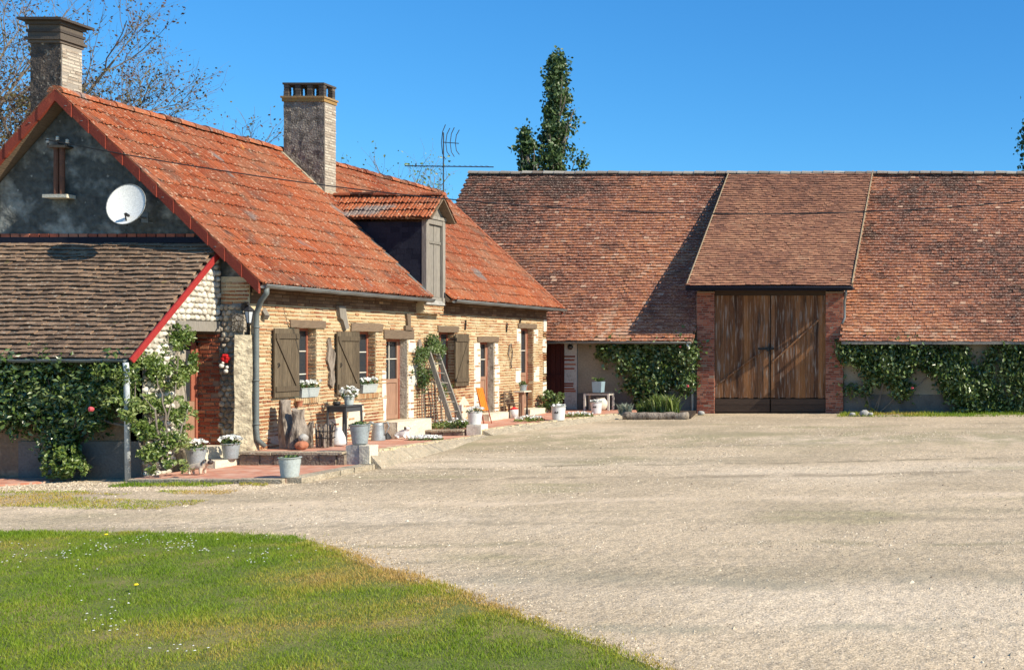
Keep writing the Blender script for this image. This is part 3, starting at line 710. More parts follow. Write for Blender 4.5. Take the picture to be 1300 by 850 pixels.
YV0, YV1 = 20.82, 34.85        # verges
LS = math.hypot(XE - XR, ZR - ZE)
roof = MB()
ribbed_tiles(roof, (XE, YV0, ZE), (0, 1, 0), (XR - XE, 0, ZR - ZE), 26.98 - YV0, LS, 28, 13, 0, 3)
ribbed_tiles(roof, (XE, 27.85, ZE), (0, 1, 0), (XR - XE, 0, ZR - ZE), YV1 - 27.85, LS, 32, 13, 0, 5)
hs_ = 1.95 / math.sin(math.atan(SL)) # slope length up to the dormer's ridge
ribbed_tiles(roof, (XE + (XR - XE) * .62, 26.98, ZE + (ZR - ZE) * .62), (0, 1, 0), (XR - XE, 0, ZR - ZE), .87, LS * .38, 4, 5, 0, 7)
ribbed_tiles(roof, (XK, YV0, ZK), (0, 1, 0), (XR - XK, 0, ZR - ZK), YV1 - YV0, LK, 60, 14, 0, 8)
slab(roof, (XE, YV0 + .01, ZE - .02), (0, 1, 0), (XR - XE, 0, ZR - ZE), 26.98 - YV0, LS - .02, .09, 1)
slab(roof, (XE, 27.85, ZE - .02), (0, 1, 0), (XR - XE, 0, ZR - ZE), YV1 - 27.86, LS - .02, .09, 1)
slab(roof, (XE + (XR - XE) * .5, 26.981, ZE + (ZR - ZE) * .5 - .02), (0, 1, 0), (XR - XE, 0, ZR - ZE), .868, LS * .5 - .02, .09, 1)
slab(roof, (XK, YV0 + .01, ZK - .02), (0, 1, 0), (XR - XK, 0, ZR - ZK), YV1 - YV0 - .02, LK - .02, .09, 1)
roof = obj('roof', roof, [m_tile, m_beam], house)
def ridge_row(mb, p, q, L=.4, rad=.13, m=0, mj=None, drop=.05):
    p = Vector(p); q = Vector(q); d = (q - p); n = max(1, int(d.length / L)); d = d / n
    ax = d.normalized(); s = ax.cross(Vector((0, 0, 1))).normalized()
    for i in range(n):
        a = p + d * i; b = p + d * (i + 1.08); j = Vector((0, 0, random.uniform(-.012, .012)))
        v = []
        for c, r_ in ((a, rad * 1.12), (b, rad * .95)):
            for k in range(9):
                t = math.pi * k / 8; v.append(tuple(c + j + s * math.cos(t) * r_ + Vector((0, 0, 1)) * (math.sin(t) * r_ * .85 - drop)))
        mb.add(v, [(k, k + 1, 10 + k, 9 + k) for k in range(8)] + [tuple(range(9))], m)
mb = MB(); ridge_row(mb, (XR, YV0 - .01, ZR + .03), (XR, YV1 + .02, ZR + .03), .42, .15)
obj('ridge_tiles', mb, m_tile, roof)
# verge tiles
def verge(y, xe, xr, ze, zr, n=12, t=.035, h=.21, sgn=-1):
    mb = MB()
    for i in range(n):
        a, b = i / n, (i + 1.06) / n
        p = Vector((xe + (xr - xe) * a, y, ze + (zr - ze) * a)); q = Vector((xe + (xr - xe) * min(b, 1), y, ze + (zr - ze) * min(b, 1)))
        k = .012 * (1 - (i % 2) * 0) ; up = Vector((0, 0, 1))
        v = [p + up * .05, q + up * .035, q - up * (h - .02), p - up * h]
        v = [tuple(w + Vector((0, sgn * (t if i_ in (0, 3) else t * .6), 0))) for i_, w in enumerate(v)] + [tuple(w + Vector((0, -sgn * .02, 0))) for w in v]
        mb.add(v, [(0,1,2,3),(7,6,5,4),(0,4,5,1),(1,5,6,2),(2,6,7,3),(3,7,4,0)], 0)
        nrm = Vector((-(zr - ze), 0, (xr - xe))).normalized(); nrm = nrm if nrm.z > 0 else -nrm
        mb.bar(p + nrm * .05 + Vector((0, -sgn * .06, 0)), q + nrm * .04 + Vector((0, -sgn * .06, 0)), .17, .03, 1, .4, up=tuple(nrm))
        if random.random() < .5: c = p + (q - p) * random.uniform(.3, .7) - up * .08; mb.box((c.x - .022, c.y + sgn * t - .01, c.z - .008), (c.x + .012, c.y + sgn * t + .01, c.z + .004), 2)
    obj('verge_tiles', mb, [m_verge, m_tile, m_zinc], roof)
verge(YV0, XE, XR, ZE, ZR); verge(YV0, XK, XR, ZK, ZR)
verge(YV1, XE, XR, ZE, ZR, sgn=1); verge(YV1, XK, XR, ZK, ZR, sgn=1)

# gutters and drainpipe
def gutter(mb, p, q, rad=.075, m=0, n=24):
    p = Vector(p); q = Vector(q); v = []; ax = (q - p).normalized(); s = ax.cross(Vector((0, 0, 1))).normalized(); K = 9; n = max(2, n)
    f = []
    for i in range(n):
        c = p + (q - p) * (i / (n - 1)) + Vector((0, 0, .006 * math.sin(i * 1.9)))
        for r_ in (rad, rad * .88):
            for k in range(K):
                t = math.pi + math.pi * k / (K - 1); v.append(tuple(c + s * math.cos(t) * r_ + Vector((0, 0, math.sin(t) * r_))))
    for i in range(n - 1):
        for k in range(K - 1):
            a = i * 2 * K + k; b = a + 2 * K; f += [(a, a+1, b+1, b), (a+K, b+K, b+K+1, a+K+1)]
        a = i * 2 * K; b = a + 2 * K
        f += [(a, b, b+K, a+K), (a+K-1, a+2*K-1, b+2*K-1, b+K-1)]
    for e in (0, n - 1): f.append(tuple(e*2*K + k for k in range(K)))
    mb.add(v, f, m, .5)
    mb.tube([p + s * rad * (-1 if (p + s * rad).x < p.x else 1), q + s * rad * (-1 if (p + s * rad).x < p.x else 1)], .012, 6, m, .8)
    for i in range(1, int((q - p).length / .6)):
        c = p + ax * (i * .6); mb.bar(c + s * rad * .9 + Vector((0, 0, .0)), c - s * rad * .9, .02, .006, m, .1)
mb = MB(); gutter(mb, (XE + .045, YV0 + .03, ZE - .03), (XE + .045, 26.95, ZE - .06)); obj('gutter', mb, m_zinc, house, True)
mb = MB(); gutter(mb, (XE + .045, 28.0, ZE - .03), (XE + .045, 34.95, ZE - .05)); obj('gutter', mb, m_zinc, house, True)
mb = MB()
mb.tube([(XE + .045, 20.95, ZE - .09), (XE + .045, 20.95, ZE - .2), (-15.45, 21.06, 3.05), (-15.6, 21.14, 2.8), (-15.61, 21.15, 2.6), (-15.61, 21.15, .42), (-15.6, 21.16, .2), (-15.5, 21.25, .04)], .048, 12, 0, .5)
for z in (2.5, 1.4, .5): mb.tube([(-15.61, 21.15, z), (-15.61, 21.15, z + .03)], .06, 12, 0, .2)
obj('drainpipe', mb, m_pipe, house, True)

# chimneys
def chimney(x0, x1, y0, y1, zb, zt, style):
    w = MB(); N_ = 9
    rough_block(w, (x0, y0, zb), (x1, y1, zt - .5), 12, 34, .022, 0, 5 if style else 9)
    c = obj('chimney', w, m_chim if style else m_chimdark, house)
    b = MB(); b.box((x1 - .05, y0 + .01, zb), (x1 + .022, y1 - .01, zt - .52), 1, .5); bricks(b, lambda u, z, d: (x1 + .022 + d, u, z), y0 + .01, y1 - .01, zb, zt - .52, m=0, row=.072, proud=.008)  # paler facing on the sunny side, part of that light is colour
    obj('side_brickwork', b, [m_palebrick, m_palejoint], c)
    b = MB()
    if style == 0:       # stepped brick crown with overhanging cap
        for k, (e, za, zb2) in enumerate([(.03, zt - .5, zt - .44), (.07, zt - .44, zt - .38), (.03, zt - .38, zt - .28), (.05, zt - .28, zt - .22), (.02, zt - .22, zt - .12), (.06, zt - .12, zt - .05)]):
            b.box((x0 - e, y0 - e, za), (x1 + e, y1 + e, zb2 - .004), 0)
        b.box((x0 - .15, y0 - .15, zt - .05), (x1 + .15, y1 + .15, zt), 1, .2)
    else:                # open vents between brick piers under a slab
        b.box((x0 - .03, y0 - .03, zt - .5), (x1 + .03, y1 + .03, zt - .41), 2, .0)
        b.box((x0 - .055, y0 - .055, zt - .41), (x1 + .055, y1 + .055, zt - .36), 2, .2)
        n = 4; pw = .13
        for i in range(n):
            cx = x0 + pw / 2 + (x1 - x0 - pw) * i / (n - 1)
            for yy in (y0, y1 - .11):
                for r_ in range(4): b.box((cx - pw / 2 + random.uniform(-.006,.006), yy, zt - .36 + r_ * .0775), (cx + pw / 2, yy + .11, zt - .36 + r_ * .0775 + .07), 0)
        b.box((x0 - .02, y0 - .02, zt - .05), (x1 + .02, y1 + .02, zt), 1, .3)
    obj('chimney_crown', b, [m_chimbrick, m_chimbrick, m_lichen], c)
    return c
chimney(-20.42, -19.80, 21.3, 21.78, 5.6, 8.92, 0)
chimney(-19.28, -18.22, 27.1, 27.56, 4.7, 9.08, 1)
mb = MB()         # mortar fillet at the foot of the vented chimney
mb.bar((-19.3, 27.07, ZE + SL * (XE + 19.3) + .07), (-18.2, 27.07, ZE + SL * (XE + 18.2) + .06), .09, .05, 0, up=(SL, 0, 1))
mb.box((-18.22, 27.03, ZE + SL * (XE + 18.22) - .1), (-18.14, 27.6, ZE + SL * (XE + 18.22) + .1), 0)
obj('chimney_flashing', mb, m_kerb, house)

# dormer
mb = MB(); zc = 5.50; dy0, dy1 = 27.0, 27.85; xf = -15.46
poly = []
def rz_(x): return ZE + SL * (XE - x)
xb = XE - (zc - ZE) / SL
for k in range(14):                              # slate courses on the near cheek
    za = 3.42 + k * .14; zb = min(za + .15, zc)
    if za >= zc: break
    xl = XE - (za + .10 - ZE) / SL
    u = xl
    while u < xf:
        e = min(u + random.uniform(.18, .24), xf); mb.box((u, dy0 - .02 - random.uniform(0, .006), za), (e - .004, dy0 + .02, zb), 0); u = e
    mb.box((xl, dy0 + .02, za), (xf, dy0 + .05, zb - .001), 0, .1)
    mb.box((xl, dy1 - .05, za), (xf, dy1, zb - .001), 0, .1)
dor = obj('dormer', mb, m_slate, house)
mb = MB()
for (y0_, y1_, m_) in ((dy0 - .03, dy0 + .10, 1), (dy1 - .10, dy1 + .03, 1)): mb.box((xf - .09, y0_, 3.30), (xf + .03, y1_, zc), 0)
mb.box((xf - .09, dy0 + .10, zc - .14), (xf + .02, dy1 - .10, zc - .001), 0); mb.box((xf - .1, dy0 - .06, zc), (xf + .05, dy1 + .06, zc + .08), 0)
mb.prism([(dy0, zc + .08), (dy1, zc + .08), ((dy0 + dy1) / 2, zc + .55)], lambda u, v, d: (xf + d, u, v), -.06, -.01, 0)
mb.bar((xf + .02, dy0 + .01, zc - .1), (xf + .12, dy0 + .3, zc + .34), .03, .04, 0)
mb.box((xf - .08, dy0 + .10, 3.30), (xf + .0, dy1 - .10, 3.42), 0)
obj('dormer_frame', mb, m_greywood, dor)
mb = MB(); n = 4
for i in range(n):
    a = dy0 + .105 + i * (.64 / n); mb.box((xf - .07, a, 3.43), (xf - .035 - .006 * (i % 2), a + .64 / n - .008, zc - .15), 0)
mb.box((xf - .034, dy0 + .12, 4.85), (xf - .012, dy1 - .12, 4.92), 0)
obj('hatch_door', mb, m_greywood, dor)
mb = MB(); ym = (dy0 + dy1) / 2; zr_ = zc + .62; xo = -15.22
for s in (-1, 1):
    e = (xo, ym + s * (.43 + .16), zc - .02)
    ribbed_tiles(mb, e, (-1, 0, 0), (0, -s * .59, .64), 3.0, math.hypot(.59, .64), 13, 3, 0, 20)
    slab(mb, (xo, ym + s * .58, zc - .035), (-1, 0, 0), (0, -s * .59, .64), 3.0, .86, .03, 1)
obj('dormer_roof', mb, [m_tile, m_beam], dor)
mb = MB(); ridge_row(mb, (xo + .02, ym, zr_ + .05), (-18.3, ym, zr_ + .05), .52, .10, 0, drop=.03); obj('dormer_ridge', mb, m_tile, dor)
mb = MB()
mb.prism([(26.97, 2.98), (27.9, 2.98), (27.9, 3.3), (26.97, 3.3)], lambda u, v, d: (XW + d, u, v), .0, .2, 1, .5)
bricks(mb, lambda u, z, d: (XW + .2 + d, u, z), 26.97, 27.9, 2.98, 3.22, m=0, rf=lambda u, z: random.uniform(.1, .6))
mb.box((XW + .1, 26.99, 3.22), (XW + .26, 27.88, 3.33), 2, .5)
obj('dormer_pier', mb, [m_brick, m_mortar, m_rock], house)
mb = MB()   # lead strip where the cheek meets the roof
O = Vector((XE + .0, 26.93, ZE + .06)); q = Vector((xb, 26.93, zc + .06)); mb.bar(O, q, .10, .02, 0, up=(SL, 0, 1)); obj('flashing', mb, m_zinc, dor)

# under-eave brown brick cornice, eave shade deepened in its colour
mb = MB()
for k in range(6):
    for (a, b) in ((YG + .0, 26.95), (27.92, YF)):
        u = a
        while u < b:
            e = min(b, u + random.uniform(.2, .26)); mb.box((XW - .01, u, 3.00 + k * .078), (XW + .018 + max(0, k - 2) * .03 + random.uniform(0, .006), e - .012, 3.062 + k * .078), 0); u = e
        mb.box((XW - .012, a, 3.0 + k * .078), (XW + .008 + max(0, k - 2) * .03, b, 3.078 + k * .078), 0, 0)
obj('brick_cornice', mb, m_cornice_shade, house)

# ---- windows and doors of the facade
def rail(mb, xo, a, b, c, d, m=0, t=.05): mb.box((xo, a, c), (xo + t, b, d), m)
def window(hole, nx=2, nz=3, lin=(None), mirror=False):
    a, b, c, d = hole; xo = XW - .24; w = MB()
    for (p, q, r_, s) in ((a, a + .05, c, d), (b - .05, b, c, d), (a + .05, b - .05, c, c + .06), (a + .05, b - .05, d - .06, d)): rail(w, xo, p, q, r_, s)
    mid = (a + b) / 2; rail(w, xo + .005, mid - .035, mid + .035, c + .06, d - .06, 0, .055)
    for k in range(1, nz):
        z = c + (d - c) * k / nz; rail(w, xo + .012, a + .05, mid - .035, z - .011, z + .011, 1, .025); rail(w, xo + .012, mid + .035, b - .05, z - .011, z + .011, 1, .025)
    o = obj('window', w, [m_redwood, m_white], house)
    g = MB(); g.box((xo + .018, a + .04, c + .04), (xo + .026, b - .04, d - .04), 0, .5); obj('pane', g, m_glass, o)
    g = MB(); v = []; n_ = 20
    for i in range(n_):
        u = a + .02 + (b - a - .04) * i / (n_ - 1); xx = xo - .06 + .012 * math.sin(i * 2.1)
        v += [(xx, u, c + .1 + .25 * (d - c)), (xx, u, d)]
    g.add(v, [(2*i, 2*i+2, 2*i+3, 2*i+1) for i in range(n_ - 1)], 0, .5); obj('curtain', g, m_curtain, o)
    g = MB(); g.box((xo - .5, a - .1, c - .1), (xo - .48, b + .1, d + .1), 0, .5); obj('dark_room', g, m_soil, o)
    return o
w1 = window(W1); w2 = window(W2); w4 = window(W4)
def sill(hole):
    a, b, c, d = hole; s = MB(); u = a - .04
    while u < b + .04:
        s.box((XW - .2, u, c - .13), (XW + .05, u + .045, c - .003 + random.uniform(-.004, 0)), 0, random.uniform(.35, 1)); u += .06
    s.box((XW - .19, a - .03, c - .12), (XW + .04, b + .05, c - .012), 1, .5); return s
for h, o in ((W1, w1), (W2, w2), (W4, w4)): obj('sill', sill(h), [m_brick, m_mortar], o)
def lintel(a, b, c, d, proud=.04, m=m_beam):
    l = MB(); n = 8; v = []; f = []
    for i in range(n):
        u = a + (b - a) * i / (n - 1); j = random.uniform(-.008, .008)
        v += [(XW - .28, u, c), (XW + proud + j, u, c + j), (XW + proud - j, u, d + j), (XW - .28, u, d)]
    for i in range(n - 1):
        for k in range(4): f.append((i*4+k, i*4+(k+1) % 4, (i+1)*4+(k+1) % 4, (i+1)*4+k))
    f += [(3, 2, 1, 0), tuple(4*(n-1)+k for k in range(4))]
    l.add(v, f, 0); return obj('lintel', l, m, house)
lintel(22.23, 23.37, 2.524, 2.69); lintel(24.28, 25.5, 2.474, 2.67); lintel(25.55, 26.82, 2.304, 2.52)
lintel(27.95, 28.98, 2.504, 2.67); lintel(30.03, 31.25, 2.234, 2.40); lintel(32.5, 33.75, 2.684, 2.83)

def door(hole, glassz, solid=m_doorwood):
    a, b, c, d = hole; xo = XW - .26; w = MB()
    for (p, q, r_, s) in ((a, a + .06, c, d), (b - .06, b, c, d), (a + .06, b - .06, d - .07, d)): rail(w, xo, p, q, r_, s, 1, .07)
    w.box((xo + .01, a + .065, c + .01), (xo + .05, b - .065, glassz), 0)
    rail(w, xo + .051, a + .08, a + .15, c + .03, glassz, 0, .015); rail(w, xo + .051, b - .15, b - .08, c + .03, glassz, 0, .015)
    rail(w, xo + .051, a + .15, b - .15, glassz - .1, glassz, 0, .022); rail(w, xo + .051, a + .15, b - .15, c + .03, c + .13, 0, .015)
    rail(w, xo + .04, a + .065, a + .14, glassz, d - .07, 0, .03); rail(w, xo + .04, b - .14, b - .065, glassz, d - .07, 0, .03)
    rail(w, xo + .045, a + .14, b - .14, (glassz + d) / 2 - .012, (glassz + d) / 2 + .012, 2, .02)
    rail(w, xo + .045, (a + b) / 2 - .01, (a + b) / 2 + .01, glassz, d - .07, 2, .02)
    o = obj('door', w, [solid, m_redwood, m_white], house)
    g = MB(); g.box((xo + .02, a + .1, glassz - .02), (xo + .03, b - .1, d - .05), 0, .5); obj('pane', g, m_glass, o)
    g = MB(); g.tube([(xo + .05, a + .11, c + .98), (xo + .11, a + .11, c + .98), (xo + .11, a + .2, c + .98)], .009, 6); obj('handle', g, m_iron, o)
    return o
door(D1, 1.28); door(D2, 1.2); door(D3, 1.25)
# steps at the doors
for (a, b, z0, z1, px_, m_) in ((25.45, 26.95, -.22, .225, .42, m_stone), (30.0, 31.35, -.1, .115, .38, m_stone), (32.5, 33.8, -.1, .095, .4, m_stone)):
    s = MB(); rough_block(s, (XW + .005, a, z0), (XW + px_, b, z1), 10, 10, .012, 0, int(a)); s.box((XW - .3, a + .25, z1 - .06), (XW + .1, b - .25, z1 + .004), 0, .5)
    obj('doorstep', s, m_, house)
# whitewashed stones round the doors
mb = MB()
for (a, b, c, d) in ((26.60, 26.93, 1.95, 2.28), (26.60, 27.0, 1.10, 1.62), (26.60, 26.85, .25, 1.09), (25.50, 25.66, .85, 1.5), (25.54, 25.66, .25, .8),
                     (29.85, 30.18, .35, 2.2), (31.04, 31.28, .15, .9), (31.04, 31.35, .95, 1.5), (31.04, 31.26, 1.55, 2.2),
                     (32.42, 32.69, 2.2, 2.66), (33.59, 33.88, 2.2, 2.66), (32.35, 32.69, .95, 1.4), (33.59, 33.95, .95, 1.45),
                     (34.28, 34.49, 2.6, 3.1), (34.2, 34.49, 1.9, 2.35), (34.3, 34.49, 1.2, 1.6), (34.22, 34.49, .4, .9), (28.0, 28.35, .6, .82), (28.9, 29.25, .05, .45)):
    mb = MB(); j = lambda q=.02: random.uniform(-q, q); m1 = (c + d) / 2
    mb.prism([(a + j(.008), c + j()), ((a + b) / 2, c + j(.015)), (b + j(), c + j()), (b + j(.03), m1), (b + j(.03), d + j()), ((a + b) / 2, d + j(.015)), (a + j(.008), d + j()), (a + j(.01), m1)], fac, -.01, .016)
    obj('quoin_stone', mb, m_white, house)
# crumbled mortar panel beside the first door and render patches low on the wall
mb = MB()
for (cx, cz, rx, rz2) in ((27.12, 1.75, .13, .55), (22.3, .2, .75, .22), (23.9, .22, .7, .24), (24.5, .5, .3, .3), (29.3, .35, .3, .3)):
    pts = [(cx + rx * math.cos(t) * random.uniform(.8, 1.15), cz + rz2 * math.sin(t) * random.uniform(.8, 1.15)) for t in np.linspace(0, 2 * math.pi, 18)[:-1]]
    mb = MB(); mb.prism(pts, fac, -.01, .012 + random.uniform(0, .003)); obj('render_patch', mb, m_stone, house)

def shutter(y0, y1, z0, z1, flip=False, hinge_hi=True):
    s = MB(); n = 6; x = XW + .085
    for i in range(n):
        a = y0 + (y1 - y0) * i / n; s.box((x - .02, a + .002, z0), (x + .008, a + (y1 - y0) / n - .002, z1), 0)
    for zz in (z0 + .12, z1 - .22):
        s.box((x + .008, y0 + .02, zz), (x + .034, y1 - .02, zz + .11), 0, .2)
    p, q = ((y0 + .06, z1 - .22), (y1 - .08, z0 + .23)) if not flip else ((y0 + .08, z0 + .23), (y1 - .06, z1 - .22))
    s.bar((x + .021, p[0], p[1]), (x + .021, q[0], q[1]), .07, .025, 0, .3, up=(1, 0, 0))
    o = obj('shutter', s, m_shutter, house)
    yh = y1 if hinge_hi else y0; sg = -1 if hinge_hi else 1
    for zz in (z0 + .175, z1 - .165):
        h = MB(); h.tube([(x + .02, yh - sg * .01, zz - .04), (x + .02, yh - sg * .01, zz + .04)], .012, 6); h.bar((XW - .01, yh, zz), (x + .02, yh, zz), .02, .02, 0); obj('hinge', h, m_iron, o)
    h = MB()
    ym_ = y0 + .09 if hinge_hi else y1 - .09; zm = (z0 + z1) / 2 - .1
    h.tube([(x + .02, ym_, zm), (x + .04, ym_ + .02, zm + .05), (x + .03, ym_, zm + .1)], .01, 6)
    obj('latch', h, m_iron, o)
    return o
shutter(21.67, 22.42, 1.03, 2.50); shutter(23.69, 24.49, 1.00, 2.46); shutter(28.72, 29.42, .98, 2.46, True, False)

# beam ends, wall ties
mb = MB(); mb.bar((XW - .05, 21.5, 2.88), (XW + .10, 21.42, 2.72), .09, .13, 0); obj('beam_end', mb, m_greywood, house)
mb = MB(); mb.prism([(23.75, 3.05), (23.98, 3.05), (24.05, 2.75), (24.12, 2.55), (24.0, 2.5), (23.9, 2.72), (23.8, 2.78)], fac, -.02, .09); obj('beam_end', mb, m_greywood, house)
mb = MB(); mb.prism([(26.45, 2.95), (26.62, 2.95), (26.62, 2.6), (26.72, 2.6), (26.72, 2.53), (26.4, 2.53), (26.4, 2.65), (26.5, 2.65)], fac, -.02, .07); obj('beam_end', mb, m_beam, house)
for (y, z0, z1) in ((29.35, 2.58, 2.86), (31.75, 2.55, 2.83), (32.62, 2.84, 2.98)):
    mb = MB(); mb.bar((XW + .02, y, z0), (XW + .02, y + .03, z1), .05, .03, 0, up=(1, 0, 0)); mb.bar((XW + .02, y - .03, (z0+z1)/2), (XW + .02, y + .06, (z0+z1)/2 + .03), .03, .03, 0, up=(1, 0, 0)); obj('wall_tie', mb, m_iron, house)

# gable details: lead flashing with brick course, twin clay pipes, insulators
mb = MB()
u = -21.2
while u < -16.9: mb.box((u, YG - .035, 4.36), (u + .17, YG + .01, 4.43), 0); u += .2
mb.box((-23.1, YG - .05, 4.24), (-16.6, YG + .01, 4.36), 1, .3)
obj('flashing_course', mb, [m_rbrick, m_slate], house)
mb = MB()
for xx in (-19.61, -19.49): mb.tube([(xx, YG - .09, 5.22), (xx, YG - .09, 6.18)], .045, 10, 0)
mb.box((-19.73, YG - .17, 6.18), (-19.36, YG + .01, 6.23), 1, .4); mb.box((-19.8, YG - .2, 5.15), (-19.3, YG + .01, 5.22), 2, .5)
obj('vent_pipe', mb, [m_oldclay, m_beam, m_stone], house)
for (a, b, c) in ((-19.75, 6.28, .05), (-19.55, 6.33, .05), (-19.35, 6.27, .05)):
    mb = MB(); mb.tube([(a, YG, b - .06), (a, YG - .12, b - .06), (a, YG - .13, b + .02)], .012, 6, 0); mb.lathe((a, YG - .13, b + .0), [(.02, 0), (.035, .02), (.02, .04), (.032, .06), (.012, .085)], 8, 1)
    obj('insulator', mb, [m_iron, m_white], house)

# ------------------------------------------------------------------ lean-to
lt = thing('lean_to', 'brown tiled lean-to with red fascia against the near gable of the farmhouse', 'outbuilding', (-16.4, 19.2, -.37))
XL = -16.3; YL = 19.2; ze = 1.92; zt = 4.22; ye = 18.9
mb = MB()
def lrf(u, v, b): return b * .8 + .35 * (fbm(u * .6, v * .9, 91) - .5) + .1
plain_tiles(mb, (XL + .02, ye, ze), (-1, 0, 0), (0, YG - ye, zt - ze), 7.3, math.hypot(YG - ye, zt - ze), .17, .115, 0, 33, lrf, .02, .12)
slab(mb, (XL, ye + .02, ze - .02), (-1, 0, 0), (0, YG - ye, zt - ze), 7.28, math.hypot(YG - ye, zt - ze) - .06, .06, 1)
lroof = obj('roof', mb, [m_leantile, m_beam], lt)
mb = MB(); mb.bar((XL + .072, ye - .03, ze - .07), (XL + .072, YG - .03, zt - .09), .03, .11, 0, up=(0, -1, 1)); obj('fascia', mb, m_fascia, lroof)
mb = MB(); gutter(mb, (XL - .02, ye - .05, ze - .04), (XL - 7.2, ye - .05, ze - .04), .06); obj('gutter', mb, m_pipe, lt, True)
mb = MB(); mb.tube([(XL - .02, ye - .05, ze - .1), (XL - .02, ye - .03, ze - .25), (XL - .02, ye + .0, -.40)], .045, 10); obj('drainpipe', mb, m_wpipe, lt, True)
mb = MB()
mb.box((-24, YL, -.6), (XL - .01, YL + .28, 2.1), 0, .5); mb.box((-18.6, YL - .035, -.6), (XL - .005, YL, .34), 1, .5)
obj('front_wall', mb, [m_leanwall, m_cement], lt)
# side wall facing the yard: stone with a deep doorway
DL = (20.2, 21.06, -.05, 2.42)
side = lambda u, z, d: (XL + d, u, z)
mb = MB()
def ztop_side(y): return ze + (zt - ze) * (y - ye) / (YG - ye) - .13
n = 16; ys_ = np.linspace(YL + .0, YG - .02, n)
ys_ = np.array(sorted(list(ys_) + [DL[0], DL[1]]))
for a, b in zip(ys_, ys_[1:]):
    inside = DL[0] - .001 <= a and b <= DL[1] + .001
    zb = DL[3] + .2 if inside else -.6
    v = [(XL, a, zb), (XL, b, zb), (XL, b, ztop_side(b)), (XL, a, ztop_side(a))]; w = [(x - .25, y, z) for x, y, z in v]
    mb.add(v + w, [(0,1,2,3),(7,6,5,4),(0,4,5,1),(1,5,6,2),(2,6,7,3),(3,7,4,0)], 0, .5)
stones(mb, side, YL + .06, YG - .05, -.3, 4.1, .125, 1, lambda u, z: z < ztop_side(u) - .07 and not (DL[0] - .3 < u and z < DL[3] + .22))
obj('side_wall', mb, [m_joint, m_scale], lt, True)
mb = MB()
mb.box((XL - .50, DL[1] - .003, -.3), (XL - .02, DL[1] + .1, 2.6), 1, .5); mb.box((XL - .019, DL[1] - .003, -.3), (XL + .02, DL[1] + .0, 2.6), 1, .5)
bricks(mb, lambda u, z, d: (u, DL[1] - .004 - d, z), XL - .5, XL + .02, -.25, 2.42, m=0, row=.082, bh=.064, bl=.2, proud=.014)
obj('doorway_brickwork', mb, [m_entrybrick, m_rmortar], lt)
mb = MB(); mb.box((XL - .3, DL[0] - .25, DL[3] + .0), (XL + .04, DL[1] - .002, DL[3] + .2), 0, .2); obj('lintel', mb, m_greywood, lt)
mb = MB()
xo = XL - .5; a, b, c, d = DL; d = 2.2
for (p, q, r_, s) in ((a, a + .06, c, d), (b - .07, b - .01, c, d), (a, b, d - .07, d)): rail(mb, xo, p, q, r_, s, 1, .07)
mb.box((xo, a + .06, c), (xo + .04, b - .07, 1.0), 0); rail(mb, xo, a + .06, a + .15, 1, d - .07, 1, .045); rail(mb, xo, b - .16, b - .07, 1, d - .07, 1, .045)
rail(mb, xo + .01, a + .15, b - .16, 1.55, 1.575, 2, .02)
ld = obj('door', mb, [m_doorwood, m_redwood, m_white], lt)
mb = MB(); mb.box((xo + .012, a + .14, 1.0), (xo + .02, b - .15, d - .06), 0, .5); obj('pane', mb, m_glass, ld)
mb = MB(); mb.box((xo + .0, DL[0] - .1, 2.2), (xo + .03, DL[1], 2.42), 0, .5); mb.box((xo - .3, DL[0], -.3), (xo - .02, DL[1], 2.42), 0, .5); obj('back_panel', mb, m_soil, lt)
# entry steps
mb = MB(); rough_block(mb, (XL - .4, 20.3, -.4), (XL + .24, 20.98, .10), 8, 8, .012, 0, 3); obj('entry_step', mb, m_stone, lt)
mb = MB(); rough_block(mb, (XL - .4, 20.12, -.4), (-15.66, 20.96, -.14), 12, 6, .012, 0, 4); obj('entry_step', mb, m_stone, lt)

# ------------------------------------------------------------------ terraces
def sheet(poly, zf, thick, m):
    mb = MB(); n = len(poly); top = [(x, y, zf(x, y)) for x, y in poly]; bot = [(x, y, zf(x, y) - thick) for x, y in poly]
    mb.add(top + bot, [tuple(range(n)), tuple(range(2*n-1, n-1, -1))] + [(i, i+n, (i+1) % n + n, (i+1) % n) for i in range(n)], 0, .5); return mb
zmid = lambda x, y: -.02 - .2 * min(1, max(0, (y - 20.8) / 6.0))
kind(obj('lower_terrace', sheet([(-15.98, 18.6), (-13.2, 18.62), (-13.2, 20.82), (-16.0, 20.82)], lambda x, y: -.28, .5, 0), m_paver))
kind(obj('middle_terrace', sheet([(-15.69, 20.82), (-13.25, 20.82), (-13.95, 26.8), (-15.69, 26.8)], zmid, .6, 0), m_paver))
kind(obj('upper_terrace', sheet([(-15.69, 26.81), (-14.0, 26.81), (-13.15, 32.6), (-12.6, 33.4), (-12.6, 35.55), (-15.69, 35.55)], lambda x, y: -.08, .5, 0), m_paver))
